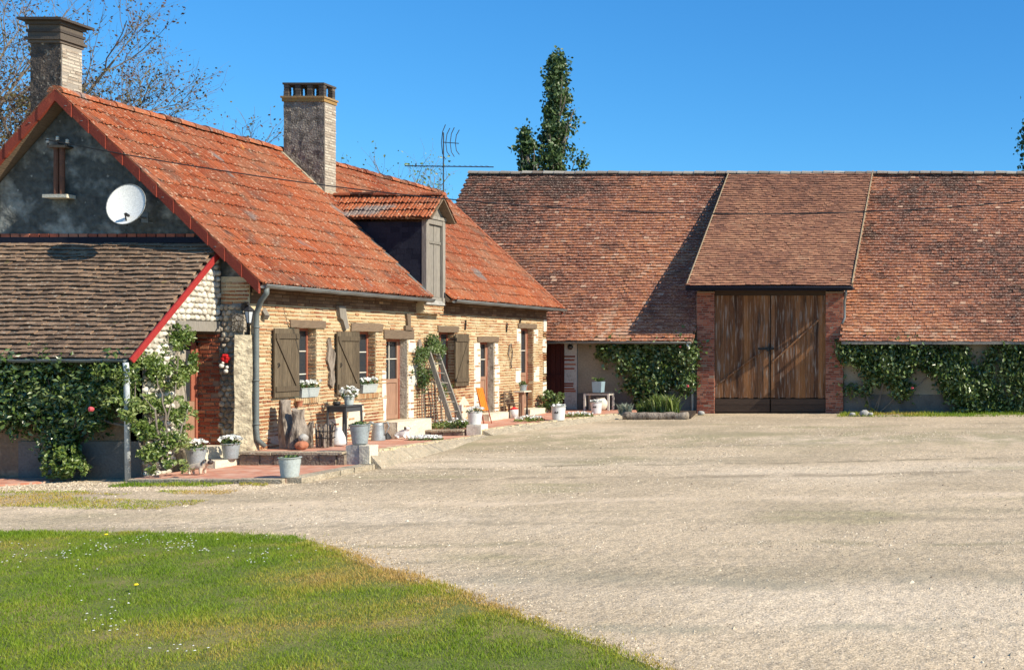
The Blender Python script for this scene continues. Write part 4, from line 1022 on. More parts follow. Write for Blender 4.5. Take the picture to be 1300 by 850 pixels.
def kerb(pts, w, zi, name, drop=None, step=.2, hi=.02, m=m_stone, thick=.14, bot=None):
    mb = MB()
    for (p, q) in zip(pts, pts[1:]):
        p = Vector((*p, 0)); q = Vector((*q, 0)); d = (q - p); L = d.length; d.normalize(); s = Vector((d.y, -d.x, 0)); t = 0
        while t < L:
            e = min(L, t + step * random.uniform(.6, 1.4)); g = .008
            w_ = w * random.uniform(.8, 1.15); A = p + d * (t + g); B_ = p + d * (e - g)
            za, zb = zi(A.x, A.y) + random.uniform(-.006, .012) + hi, zi(B_.x, B_.y) + random.uniform(-.006, .012) + hi
            dr = thick if drop is None else 0
            if drop is None: zo = (za - .012, zb - .012)
            else: zo = (float(gz(A.x + s.x * w, A.y)) + .02 + random.uniform(-.015, .02),) * 2
            v = [(A.x, A.y, za), (B_.x, B_.y, zb), (B_.x + s.x * w_, B_.y + s.y * w_, zo[1]), (A.x + s.x * w_, A.y + s.y * w_, zo[0])]
            v += [(a_, b_, -.75 if bot is None else c_ - bot) for a_, b_, c_ in v]
            mb.add(v, [(0,1,2,3),(0,4,5,1),(1,5,6,2),(2,6,7,3),(3,7,4,0)], 0); t = e
    return kind(obj(name, mb, m))
kerb([(-13.2, 20.8), (-13.2, 18.62)][::-1], .26, lambda x, y: -.28, 'lower_terrace_kerb', step=.5, m=m_kerb)
kerb([(-16.0, 18.6), (-13.2, 18.6)], .1, lambda x, y: -.28, 'terrace_front_kerb', step=.8, hi=.005, m=m_kerb)
kerb([(-13.95, 26.8), (-13.2, 20.8)][::-1], .12, zmid, 'brick_kerb', step=.12, m=m_mortar)
def slope(pts, w, zi, name):
    pts = [np.array(p, float) for p in pts]; L = [0]
    for p, q in zip(pts, pts[1:]): L.append(L[-1] + np.linalg.norm(q - p))
    n = int(L[-1] / .06); K = 10; v = []; f = []
    for i in range(n + 1):
        t = L[-1] * i / n; x = np.interp(t, L, [p[0] for p in pts]); y = np.interp(t, L, [p[1] for p in pts])
        for k in range(K):
            q = k / (K - 1); ww = w * (.8 + .5 * float(vnoise(t * 1.5, 0, 4))); X = x + ww * q; zo = float(gz(X, y)) - .02
            z = zi(x, y) + .01 + (zo - zi(x, y) - .01) * q ** 1.3 + .05 * (float(fbm(t * 5, q * 3, 7)) - .5) * (.3 + q) * (1 - .3 * q) + .03 * (float(vnoise(t * 16, q * 8, 9)) - .5)
            v.append((X, y, z))
    for i in range(n):
        for k in range(K - 1): f.append((i*K+k, i*K+k+1, (i+1)*K+k+1, (i+1)*K+k))
    e = len(v); v += [(v[0][0], v[0][1], -.7), (v[K-1][0], v[K-1][1], -.7)]; f.append(tuple([e] + list(range(K)) + [e + 1]))
    mb = MB(); mb.add(v, f, 0, .5); kind(obj(name, mb, m_kerb))
slope([(-13.14, 20.8), (-13.85, 26.8)], .30, zmid, 'sloping_kerb')
kerb([(-14.0, 26.8), (-13.15, 32.6), (-12.6, 33.4)], .13, lambda x, y: -.08, 'brick_kerb_far', step=.12, m=m_mortar)
slope([(-13.9, 26.8), (-13.05, 32.6), (-12.5, 33.4), (-12.45, 35.0)], .3, lambda x, y: -.09, 'sloping_kerb_far')
kerb([(-15.6, 20.80), (-13.5, 20.80)], .12, lambda x, y: -.07, 'step_riser', step=.35, hi=.0, m=m_riser)
kerb([(-15.6, 20.80), (-13.5, 20.80)], .15, lambda x, y: -.02, 'step_edge', step=.6, hi=.012, m=m_kerb, bot=.05)
kerb([(-15.62, 26.8), (-14.3, 26.8)], .12, lambda x, y: -.13, 'step_riser_far', step=.35, hi=.0, m=m_riser)
kerb([(-15.62, 26.8), (-14.3, 26.8)], .15, lambda x, y: -.08, 'step_edge_far', step=.6, hi=.02, m=m_kerb, bot=.05)
# old brick strip on the far left
kind(obj('brick_path', sheet([(-21, 18.2), (-18.0, 18.2), (-17.6, 18.6), (-17.6, 19.15), (-21, 19.15)], lambda x, y: -.335, .2, 0), m_paver))

# ------------------------------------------------------------------ barn
barn = thing('barn', 'long old barn with huge tiled roof and tall double wooden gate', 'barn', (-8, 35.6, -.22))
YB = 35.6; YR = 40.2; ZRB = 8.86; ZEB = 2.27; YE = 35.05
XBL, XBR = -21.3, 12.0; PX0, PX1 = -11.12, -5.45
XG0, XG1 = -10.95, -5.86
SLB = (ZRB - ZEB) / (YR - YE); LB = math.hypot(YR - YE, ZRB - ZEB)
bw = lambda u, z, d: (u, YB - d, z)
mb = MB()
mb.box((-21.0, YB, -.5), (-16.6, YB + .35, 2.45), 0, .5); mb.box((-15.1, YB, -.5), (XG0, YB + .35, 2.45), 0, .5); mb.box((XG1, YB, -.5), (XBR - .3, YB + .35, 2.45), 0, .5)
mb.box((-15.1, YB - .03, -.5), (XG0 + .0, YB, .48), 1, .5); mb.box((XG1, YB - .03, -.5), (XBR - .3, YB, .42), 1, .5)
mb.box((-16.6, YB, 2.2), (-15.1, YB + .35, 2.45), 0, .5)
obj('front_wall', mb, [m_barnwall, m_cement], barn)
mb = MB()
for s in (XBL + .3, XBR - .35):
    mb.prism([(YB + .36, -.5), (YB + .36, 2.3), (YR, ZRB - .25), (2 * YR - YB - .3, 2.3), (2 * YR - YB - .3, -.5)], lambda u, v, d, s=s: (s + d, u, v), -.15, .15)
mb.box((XBL + .5, 2 * YR - YB - .6, -.5), (XBR - .6, 2 * YR - YB - .35, 2.4), 0, .5)
obj('gable_walls', mb, m_barnwall, barn)
# bay walls beside the gate rise through the main roof
for (xa, xb_) in ((XG0, XG0 + .12), (XG1 - .12, XG1)):
    mb = MB(); mb.prism([(YB - .08, 2.0), (YB - .08, 3.9), (YR - .4, ZRB - .45), (YR - .4, ZRB - 1.2)], lambda u, v, d, xa=xa: (xa + d, u, v), 0, .12)
    obj('bay_wall', mb, m_rmortar, barn)

def brf(ox):
    def f(u, v, b):
        x = ox + u; n = fbm(x * .35, v * .5, 55); n2 = fbm(x * 1.5, v * 1.2, 56)
        warm = .30 * np.exp(-(((x + 13.0) / 2.4) ** 2)) * (1 - .35 * v / 8) + .32 * np.exp(-(((x + 4.0) / 2.2) ** 2 + ((v - 2.5) / 2.6) ** 2)) + .16 * np.exp(-(((v - .4) / .9) ** 2)) + .1 * np.exp(-(((x + .5) / 3) ** 2))
        top = -.12 * sstep((v - 5.5) / 2)
        r = .36 + (b - .5) * .75 + (n - .5) * .7 + (n2 - .5) * .3 + warm + top - .12 * (x < -17)
        return np.where(rng.random(len(u)) < .012, 1.0, r)
    return f
mb = MB()
plain_tiles(mb, (XBL, YE, ZEB), (1, 0, 0), (0, YR - YE, ZRB - ZEB), XG0 + .02 - XBL, LB, .185, .137, 0, 41, brf(XBL), .016, .13)
slab(mb, (XBL, YE, ZEB - .03), (1, 0, 0), (0, YR - YE, ZRB - ZEB), XG0 + .0 - XBL, LB - .04, .07, 1)
plain_tiles(mb, (XG1 - .02, YE, ZEB), (1, 0, 0), (0, YR - YE, ZRB - ZEB), XBR - XG1, LB, .185, .137, 0, 43, brf(XG1), .016, .13)
slab(mb, (XG1, YE, ZEB - .03), (1, 0, 0), (0, YR - YE, ZRB - ZEB), XBR - XG1, LB - .04, .07, 1)
plain_tiles(mb, (XBR, 2 * YR - YE, ZEB), (-1, 0, 0), (0, YE - YR, ZRB - ZEB), XBR - XBL, LB, .6, .4, 0, 45, None, .02, .1)
slab(mb, (XBR, 2 * YR - YE, ZEB - .03), (-1, 0, 0), (0, YE - YR, ZRB - ZEB), XBR - XBL, LB - .04, .07, 1)
broof = obj('roof', mb, [m_plain, m_beam], barn)
mb = MB(); ridge_row(mb, (XBL, YR, ZRB + .04), (XBR, YR, ZRB + .04), .42, .14); obj('ridge_tiles', mb, m_ridge, broof)
mb = MB()      # pale mortar at the seam between bay roof and main roof, and verge
def porch_pt(x, t, off=0): return (x, 34.98 + (YR - 34.98) * t, 4.18 + (ZRB - 4.18) * t + off)
ZP = 4.18; YP = 34.98; LP = math.hypot(YR - YP, ZRB + .07 - ZP)
def prf(u, v, b): return .5 + (b - .5) * .75 + .4 * (fbm(u * .8, v * .8, 70) - .5) - .15 * np.exp(-((v - 7) / 1.2) ** 2)
plain_tiles(mb, (PX0, YP, ZP), (1, 0, 0), (0, YR - YP, ZRB + .07 - ZP), PX1 - PX0, LP, .17, .125, 0, 48, prf, .014, .08)
slab(mb, (PX0, YP, ZP - .03), (1, 0, 0), (0, YR - YP, ZRB + .07 - ZP), PX1 - PX0, LP - .05, .06, 1)
pr = obj('bay_roof', mb, [m_porch, m_beam], barn)
mb = MB()
for (x, k) in ((PX0 + .015, .3), (PX1 - .015, .8)):
    mb = MB()
    for i in range(26): a = porch_pt(x, i / 26, .07 + .002 * i); b = porch_pt(x, (i + 1.02) / 26, .07 + .002 * i); mb.bar(a, b, .035, .05 * k, 0, up=(0, -.7, .7))
    obj('verge_mortar', mb, m_vmortar, pr)
mb = MB(); mb.box((PX0 - .02, YP - .03, ZP - .17), (PX1 + .0, YP + .01, ZP - .02), 0, .2); mb.box((PX0 + .03, YP + .02, ZP - .09), (PX1 - .03, YB + .1, ZP - .05), 0, .2); obj('fascia', mb, m_slate, pr)
# pillars
YPF = 35.46
for (a, b) in ((-10.92, -10.32), (-6.46, XG1)):
    mb = MB(); mb.box((a, YPF, -.4), (b, YB + .3, 4.0), 1, .5)
    bricks(mb, lambda u, z, d: (u, YPF - d, z), a, b, -.3, 4.0, m=0, bh=.062, row=.077, bl=.22, gap=.014, proud=.004)
    bricks(mb, lambda u, z, d, b=b: (b + d, u, z), YPF, YB + .1, -.3, 4.0, m=0, bh=.062, row=.077, bl=.22, gap=.014, proud=.004)
    obj('brick_pillar', mb, [m_rbrick, m_rmortar], barn)
# gate leaves
for (a, b, s) in ((-10.31, -8.40, 0), (-8.37, -6.47, 1)):
    g = MB(); u = a
    while u < b - .02:
        w = random.uniform(.13, .2); e = min(u + w, b); t = random.uniform(0, .012)
        g.box((u + .003, YB - .06 - t, .30 + random.uniform(0, .03)), (e - .003, YB - .02, 3.86), 0); u = e
    leaf = obj('gate_leaf', g, m_gate, barn)
    g = MB(); g.box((a + .01, YB - .10, -.17), (b - .01, YB - .015, .08), 0, .3); g.box((a + .01, YB - .095, .09), (b - .01, YB - .015, .28), 0, .8); obj('kick_board', g, m_gatedark, leaf)
    g = MB(); g.bar((a + .06, YB - .085, .75 if s == 0 else 1.55), (b - .25, YB - .085, 1.95 if s == 0 else 3.0), .05, .09, 0, up=(0, -1, 0)); obj('gate_light_bar', g, m_gate, leaf)  # diagonal bars added to stand in for the sunlit band across the gate
mb = MB(); mb.box((-8.8, YB - .14, 1.98), (-8.25, YB - .09, 2.05), 0); mb.tube([(-8.42, YB - .12, .4), (-8.42, YB - .12, 2.2)], .018, 6); mb.box((-8.5, YB - .17, 1.93), (-8.4, YB - .1, 2.08), 0); obj('gate_bolt', mb, m_iron, barn)
mb = MB(); mb.box((-10.33, YB - .07, 3.87), (-6.45, YB + .05, 4.04), 0, .2); mb.box((-10.33, YB + .02, -.3), (-6.45, YB + .06, 3.9), 0, .1); obj('gate_head', mb, m_gatedark, barn)
# gutters
mb = MB(); gutter(mb, (-16.2, YE - .06, ZEB - .02), (-10.97, YE - .06, ZEB - .03), .06, n=30); obj('gutter', mb, m_zinc, barn, True)
mb = MB(); mb.box((XG1 + .02, YE - .03, ZEB - .10), (XBR, YE + .0, ZEB + .0), 0, .3); obj('eaves_board', mb, m_greywood, barn)
mb = MB(); mb.tube([(-11.1, YE - .06, ZEB - .08), (-11.1, YE + .1, ZEB - .25), (-11.1, YB - .06, ZEB - .4), (-11.1, YB - .06, -.2)], .04, 10); obj('drainpipe', mb, m_wpipe, barn, True)
mb = MB(); mb.tube([(-5.68, YP + .02, ZP - .1), (-5.7, YP + .1, ZP - .3), (-5.78, YP + .3, ZP - .5), (-5.78, YP + .35, ZP - 1.1), (-5.84, YP + .2, ZP - 1.3)], .045, 10); obj('drainpipe', mb, m_zinc, barn, True)
mb = MB(); gutter(mb, (PX0, YP - .07, ZP - .06), (PX1, YP - .07, ZP - .07), .055, n=20); obj('gutter', mb, m_slate, barn, True)
# side door and striped brick and stone pier
mb = MB(); u = -16.55
while u < -15.56: mb.box((u, YB + .05, -.05), (min(u + .16, -15.55) - .006, YB + .09, 2.2), 0); u += .165
mb.box((-16.55, YB + .02, 1.0), (-15.56, YB + .05, 1.12), 0); mb.box((-16.6, YB - .2, -.2), (-15.5, YB + .3, -.04), 1, .5); obj('plank_door', mb, [m_darkred, m_cement], barn)
mb = MB(); mb.box((-15.55, YB - .04, -.4), (-15.12, YB + .2, 2.3), 0, .4)
for z in (1.72, 1.6, 1.45, 1.3, .78, .7, .6, .52): mb.box((-15.552, YB - .052, z), (-15.14 - random.uniform(0, .12), YB - .035, z + .055), 1)
for z in (1.5, 1.68, .66): mb.box((-15.38, YB - .051, z), (-15.12, YB - .03, z + .05), 0)
obj('pier', mb, [m_whitewood, m_rbrick], barn)
mb = MB(); mb.lathe((0, 0, 0), [(.03, 0), (.09, .01), (.10, .04), (.06, .08)], 14)
o = obj('wall_bell', mb, m_metalpole, None, True, local=True); o.location = (-15.33, YB - .055, 2.08); o.rotation_euler = (R(90), 0, 0); tag(o, 'round metal bell fixed at the top of the striped pier', 'bell')

# ------------------------------------------------------------------ plants
def leafcloud(mb, c, size, m=0, updown=.3, out=None, r=None, asp=.62):
    c = np.asarray(c, float); n = len(c)
    if n == 0: return
    d = rng.normal(size=(n, 3)); d[:, 2] *= .6
    if out is not None: d += np.asarray(out) * 1.0
    d /= np.linalg.norm(d, axis=1)[:, None]                # normal
    t = rng.normal(size=(n, 3)); t[:, 2] -= updown; t -= (t * d).sum(1)[:, None] * d; t /= np.linalg.norm(t, axis=1)[:, None]
    b = np.cross(d, t); s = size * rng.uniform(.45, 1.45, n)[:, None]
    V = np.stack([c - t * s * .5, c + b * s * asp * .5 + d * s * .06, c + t * s * .6 - d * s * .08, c - b * s * asp * .5 + d * s * .06], 1)
    mb.addn(V, [(0, 1, 2), (0, 2, 3)] if False else [(0, 1, 2, 3)], m, np.clip(.75 * rng.random(n) + 1.1 * (fbm(c[:, 0] * 2.5 + c[:, 1] * 1.7, c[:, 2] * 2.5, 71) - .38), 0, 1) if r is None else r)
def inpoly(px, py, poly):
    r = np.zeros(len(px), bool); n = len(poly)
    for i in range(n):
        x0, y0 = poly[i]; x1, y1 = poly[(i + 1) % n]
        k = ((y0 > py) != (y1 > py)) & (px < (x1 - x0) * (py - y0) / (y1 - y0 + 1e-12) + x0); r ^= k
    return r
def climber(name, label, cat, poly_px, D, n, size, thick, stems, thr=.42, nscale=2.6, seed=0, leafm=None, flowers=(), group=None, fm=None, clus=9, front=None):
    """A climber trained on a wall at distance D; outline in the wall plane."""
    poly = [(P(x, y, D)[0], P(x, y, D)[2]) for x, y in poly_px]
    xs_ = [p[0] for p in poly]; zs_ = [p[1] for p in poly]
    base = P(*stems[0][0], D); root = thing(name, label, cat, (base[0], base[1] - .05, min(base[2], base[2])), group=group)
    S = MB()
    for st in stems:
        pts = [P(x, y, D) + np.array((random.uniform(-.02, .02), -.04 - .3 * thick * (i > 0) * random.random(), 0)) for i, (x, y) in enumerate(st)]
        q = []
        for a, b in zip(pts, pts[1:]):
            for k in range(3): q.append(a + (b - a) * k / 3 + np.array((random.uniform(-.03, .03), random.uniform(-.02, .02), random.uniform(-.02, .02))) * (k > 0))
        q.append(pts[-1]); S.tube(q, list(np.linspace(.028, .006, len(q))), 6)
    obj('stems', S, m_bark, root)
    m = n // clus; x = rng.uniform(min(xs_), max(xs_), m * 4); z = rng.uniform(min(zs_), max(zs_), m * 4)
    dens = fbm(x * nscale, z * nscale, seed, 3)
    k = inpoly(x + .12 * (fbm(x * 5, z * 5, seed + 3) - .5) * 3, z + .12 * (fbm(x * 5, z * 5, seed + 4) - .5) * 3, poly) & (dens + rng.uniform(-.08, .08, len(x)) > thr)
    x = x[k][:m]; z = z[k][:m]; hmap = fbm(x * 1.8, z * 1.8, seed + 7)
    dy = thick * (.15 + 1.1 * np.clip(hmap - .25, 0, .6)) * rng.uniform(.2, 1.1, len(x))
    c = np.stack([x, D - dy, z], 1)
    c = np.repeat(c, clus, 0) + rng.normal(size=(len(c) * clus, 3)) * size * 1.15
    c[:, 1] = np.minimum(c[:, 1], D - .01)
    L = MB(); leafcloud(L, c, size, 0, out=(.25, -.35, .35)); obj('leaves', L, leafm or m_leaf, root)
    if len(flowers):
        Fm = MB()
        for (x, y) in flowers:
            p = P(x, y, D - thick); Fm.blob(tuple(p), .045, 0, jit=.25, seg=7, rings=5)
        obj('blossoms', Fm, fm or m_pink, root)
    return root

climber('wall_creeper', 'dark leafy climber covering the shaded front wall of the lean-to', 'climbing plant',
        [(-40,455),(60,456),(165,458),(172,480),(165,500),(140,520),(130,545),(100,556),(90,575),(70,580),(60,562),(40,555),(35,540),(10,535),(-40,540)], 19.12, 15000, .085, .42,
        [[(75,607),(70,560),(60,500),(30,470)],[(75,607),(90,560),(120,510),(160,470)],[(78,606),(82,540),(70,480)],[(160,540),(120,528),(100,520)]], .36, 2.2, 3, flowers=[(115,519)], clus=8)
# climbing rose at the lean-to corner
def free_shrub(name, label, cat, base, stems, clumps, n, size, leafm, flowers=None, fm=None, group=None, sr=.02, upd=.3):
    root = thing(name, label, cat, base, group=group); S = MB()
    for st in stems: 
        q = [np.array(p) for p in st]; pts = []
        for a, b in zip(q, q[1:]):
            for k in range(4): pts.append(a + (b - a) * k / 4 + np.array([random.uniform(-.02, .02) for _ in range(3)]) * (k > 0))
        pts.append(q[-1]); S.tube(pts, list(np.linspace(sr, sr * .3, len(pts))), 6)
    if stems: obj('stems', S, m_bark, root)
    cs = []; tot = sum(r[0] * r[2] for _, r in clumps)
    for c, r in clumps:
        k = int(n * r[0] * r[2] / tot); u = rng.normal(size=(k, 3)); u /= np.linalg.norm(u, axis=1)[:, None]; u *= (rng.random(k) ** .45)[:, None]
        p = np.array(c) + u * np.array(r); kk = fbm(p[:, 0] * 6 + p[:, 1] * 5, p[:, 2] * 6, 12) > .40; cs.append(p[kk])
    c = np.concatenate(cs); L = MB(); leafcloud(L, c, size, 0, updown=upd, out=(.2, -.1, .4)); obj('leaves', L, leafm, root)
    if flowers is not None:
        Fm = MB()
        if len(flowers): leafcloud(Fm, np.array(flowers), .05, 0, out=(0, -.3, 1), asp=1)
        obj('blossoms', Fm, fm or m_petal, root)
    return root
def Q(x, y, D): return tuple(P(x, y, D))
stems = [[Q(208,597,19.0),Q(190,540,19.1),Q(185,480,19.4),Q(205,430,19.9)],[Q(208,597,19.0),Q(200,560,19.0),Q(222,500,19.4),Q(228,430,20)],[Q(210,597,19.0),Q(225,560,19.2),Q(238,520,19.5),Q(232,480,20)],
         [Q(206,597,19.0),Q(180,570,18.9),Q(168,530,18.9),Q(172,470,19.0)],[Q(209,597,19.0),Q(213,550,19.1),Q(206,500,19.2),Q(190,450,19.4)],[Q(208,597,19.0),Q(197,520,19.0),Q(178,500,19.0)]]
clumps = [(Q(*c[:2], c[2]), (c[3], .30, c[4])) for c in [(225,425,20.0,.28,.25),(205,440,19.8,.35,.3),(232,460,20.1,.25,.35),(190,465,19.3,.35,.3),(165,475,19.0,.25,.25),(215,480,19.6,.3,.25),(160,512,18.95,.38,.16),
          (190,512,19.2,.28,.2),(222,515,19.5,.28,.22),(235,530,19.5,.15,.25),(185,545,19.0,.3,.22),(220,560,19.2,.26,.22),(197,575,19.0,.26,.2),(175,525,18.95,.25,.25),(218,590,18.9,.25,.1),(150,495,19.0,.25,.2),(140,470,19.0,.3,.2)]]
free_shrub('climbing_rose', 'leggy green rose bush trained up the lean-to corner beside the red fascia', 'rose', Q(208, 598, 19.0), stems, clumps, 15000, .066, m_leafY, group=None)
free_shrub('small_shrub', 'low bright green shrub at the foot of the lean-to wall', 'shrub', (Q(80,605,18.8)[0], 18.8, -.36), [],
           [(Q(82,588,18.8), (.36,.25,.27)), (Q(68,596,18.8), (.2,.2,.15)), (Q(98,594,18.8), (.2,.2,.16)), (Q(85,575,18.85), (.22,.2,.14))], 2600, .07, m_leafY)
free_shrub('rose_shoots', 'small green shoots spreading below the climbing rose on the terrace edge', 'plant', (Q(205,603,18.75)[0], 18.75, -.3), [],
           [(Q(x, 597 - (i % 2) * 3, 18.75), (.12, .1, .07)) for i, x in enumerate(range(192, 240, 9))], 700, .045, m_leafY)

climber('wall_rose', 'large rose trained on the barn wall left of the wooden gate', 'climbing plant',
        [(757,438),(800,434),(850,434),(893,436),(890,452),(876,462),(880,494),(866,490),(848,484),(838,500),(828,520),(818,520),(808,498),(790,482),(778,470),(772,456)], 35.5, 11000, .125, .42,
        [[(822,524),(815,500),(800,470),(775,445)],[(822,524),(828,490),(840,450)],[(824,524),(835,495),(870,470),(885,440)],[(820,524),(805,505),(800,490)]], .41, 1.9, 8, flowers=[(873,490),(864,440)], group='roses trained on the barn wall')
climber('wall_rose', 'bushy rose on the barn wall just right of the wooden gate', 'climbing plant',
        [(1066,438),(1100,434),(1118,440),(1150,434),(1190,436),(1196,458),(1180,466),(1160,462),(1150,480),(1160,500),(1140,508),(1120,512),(1120,530),(1100,530),(1090,510),(1075,500),(1064,480)], 35.5, 9500, .125, .40,
        [[(1108,532),(1100,500),(1085,460)],[(1108,532),(1120,490),(1115,450)],[(1110,532),(1140,500),(1160,490)],[(1110,530),(1125,470),(1160,450),(1190,450)]], .46, 1.9, 18, flowers=[(1158,492)], group='roses trained on the barn wall')
climber('wall_rose', 'thin rose arching across the bare grey barn wall toward the frame edge', 'climbing plant',
        [(1180,462),(1200,440),(1225,436),(1230,470),(1242,500),(1250,526),(1235,534),(1218,534),(1212,510),(1200,498),(1195,480)], 35.5, 5200, .13, .45,
        [[(1222,534),(1212,500),(1200,470),(1178,478)],[(1224,534),(1228,480),(1215,445)],[(1178,478),(1165,490),(1152,502)]], .38, 1.8, 28, group='roses trained on the barn wall')
climber('wall_rose', 'dense dark rose on the barn wall at the right edge of the photo', 'climbing plant',
        [(1245,470),(1258,440),(1300,434),(1360,434),(1380,500),(1360,530),(1300,534),(1262,532),(1252,505)], 35.5, 8000, .125, .42,
        [[(1285,534),(1275,490),(1262,450)],[(1287,534),(1300,480),(1310,450)],[(1288,534),(1330,490),(1350,450)]], .43, 1.9, 38, group='roses trained on the barn wall')
# climber on the farmhouse wall behind the ladder (plane of the facade)
root = thing('house_climber', 'dark green climber on the brick wall behind the wooden ladder', 'climbing plant', (-15.5, 27.2, -.05))
S = MB()
for k in range(7):
    y = 26.95 + k * .19; pts = [(-15.52, y, -.05), (-15.56, y + random.uniform(-.08, .08), .5), (-15.6, y + random.uniform(-.12, .12), 1.1), (-15.62, 27.3 + random.uniform(-.3, .5), 1.7)]
    S.tube(pts, [.018, .014, .012, .006], 6)
obj('stems', S, m_bark, root)
cl = []
for (y, z, ry, rz2, k) in ((27.0, 1.95, .22, .28, 700), (27.45, 2.2, .35, .2, 900), (27.85, 2.12, .22, .25, 600), (26.9, 1.5, .25, .35, 700), (27.1, 1.2, .2, .3, 350), (26.85, 1.05, .18, .22, 300), (27.6, 1.85, .25, .2, 400), (28.2, 1.1, .25, .22, 260), (28.05, .75, .2, .3, 160), (27.4, 1.5, .2, .3, 250)):
    u = rng.normal(size=(k, 3)); u /= np.linalg.norm(u, axis=1)[:, None]; u *= (rng.random(k) ** .5)[:, None]
    cc = np.array((XW + .16, y, z)) + u * np.array((.13, ry * 1.25, rz2 * 1.25)); cl.append(cc[fbm(cc[:, 1] * 5, cc[:, 2] * 5, 15) > .5])
L = MB(); leafcloud(L, np.concatenate(cl), .055, 0, out=(.5, 0, .2)); obj('leaves', L, m_leaf, root)

def flowerbed(name, label, cx, cy, rx, ry, z, n, wn_, h=.14, leafm=m_leafY, fs=.045):
    root = thing(name, label, 'flowers', (cx, cy, z))
    a = rng.uniform(0, 2 * math.pi, n); q = rng.random(n) ** .5; c = np.stack([np.cos(a) * q * rx, np.sin(a) * q * ry, rng.random(n) * h * (1.1 - .5 * q)], 1)
    L = MB(); leafcloud(L, c, .05, 0, out=(0, 0, .6)); obj('leaves', L, leafm, root, local=True)
    a = rng.uniform(0, 2 * math.pi, wn_); q = rng.random(wn_) ** .5; c = np.stack([np.cos(a) * q * rx, np.sin(a) * q * ry, h * (1.15 - .45 * q) + rng.random(wn_) * .03], 1)
    L = MB(); leafcloud(L, c, fs, 0, out=(0, -.3, 1.2), asp=1); obj('blossoms', L, m_petal, root, local=True)
flowerbed('ladder_bed', 'low green ground cover around the foot of the wooden ladder', -15.0, 27.5, .55, .55, -.06, 1500, 90, .2)
flowerbed('white_alyssum', 'white flower patch in the middle of the red brick terrace', -14.25, 24.85, .42, .3, -.17, 500, 420, .1)
flowerbed('white_alyssum', 'small white and green flower patch on the terrace edge near the third door', -14.15, 30.0, .4, .45, -.08, 500, 160, .14)
flowerbed('white_alyssum', 'green and white flower patch behind the enamel bucket', -13.5, 31.9, .45, .4, -.08, 500, 120, .12)
free_shrub('corner_shrub', 'dark evergreen shrub at the far corner of the farmhouse', 'shrub', (-15.3, 33.9, -.08), [[(-15.3,33.9,-.08),(-15.25,33.85,.4)],[(-15.3,33.9,-.08),(-15.05,33.8,.35)]],
           [((-15.35,33.9,.35),(.28,.3,.32)),((-15.1,33.8,.2),(.28,.25,.22)),((-15.35,33.7,.08),(.25,.25,.14)),((-14.95,33.85,.45),(.15,.15,.14))], 1700, .08, m_leaf)

# ------------------------------------------------------------------ log edged bed by the barn
for (a, b, y, r_, lab) in ((-12.42, -10.35, 32.7, .13, 'long grey log edging the flower bed left of the barn gate'),):
    mb = MB(); pts = [(a + (b - a) * k / 12, y + .03 * math.sin(k * .9), -.13 + .012 * math.sin(k * 1.7)) for k in range(13)]
    mb.tube(pts, [r_ * (1 + .1 * math.sin(k * 2.3)) for k in range(13)], 10)
    o = obj('edging_log', mb, m_log, None, True); tag(o, lab, 'log')
mb = MB(); mb.prism([(-12.4, 32.8), (-10.3, 32.8), (-10.95, 35.5), (-12.4, 35.5)], lambda u, v, d: (u, v, d), -.4, -.12, 0); kind(obj('flower_bed_soil', mb, m_soil))
def tuft(name, label, x, y, z, n, h, w, rad, m):
    root = thing(name, label, 'plant', (x, y, z)); a = rng.uniform(0, 2 * math.pi, n); q = rad * rng.random(n) ** .6; bx = np.cos(a) * q; by = np.sin(a) * q * .6
    hh = h * rng.uniform(.6, 1.1, n); b = rng.uniform(0, 2 * math.pi, n); l = hh * rng.uniform(.15, .6, n); t = rng.uniform(0, math.pi, n); dx, dy = np.cos(t) * w / 2, np.sin(t) * w / 2
    V = np.stack([np.stack([bx - dx, by - dy, 0 * bx], 1), np.stack([bx + dx, by + dy, 0 * bx], 1), np.stack([bx + dx * .7 + np.cos(b) * l * .4, by + dy * .7 + np.sin(b) * l * .4, hh * .65], 1),
                  np.stack([bx + np.cos(b) * l, by + np.sin(b) * l, hh * rng.uniform(.85, 1, n)], 1), np.stack([bx - dx * .7 + np.cos(b) * l * .4, by - dy * .7 + np.sin(b) * l * .4, hh * .65], 1)], 1)
    M_ = MB(); M_.addn(V, [(0, 1, 2, 3, 4)], 0); obj('leaves', M_, m, root, local=True)
tuft('iris_clump', 'bright green clump of long strap leaves behind the edging log', -11.35, 33.4, -.12, 520, .68, .035, .5, m_leafY)
tuft('iris_clump', 'smaller darker strap leaf clump in the middle of the barn flower bed', -12.0, 33.6, -.12, 160, .4, .03, .3, m_leafY)
tuft('silver_plant', 'pale silvery leafy plant at the left end of the edging log', -12.55, 33.2, -.1, 110, .38, .06, .2, m_leafG)
for (px_, py_, r_, lab) in ((1097, 526, .17, 'big round grey boulder at the foot of the right barn rose'), (1082, 530, .11, 'small flat stone left of the round grey boulder'), (1105, 532, .10, 'small pale stone in front of the round grey boulder'),
                            (868, 528, .11, 'pale stone at the right end of the edging log'), (890, 524, .12, 'low stone at the foot of the left gate pillar')):
    p = P(px_, py_, 34.0 if px_ > 1000 else (32.75 if px_ < 880 else 34.6)); mb = MB(); mb.blob((0, 0, 0), (r_, r_ * .8, r_ * .75), 0, jit=.14, seed=int(px_)); o = obj('boulder', mb, m_rock, None, True, local=True)
    o.location = (p[0], p[1], float(gz(p[0], p[1])) + r_ * .5); tag(o, lab, 'stone', 'stones along the barn')

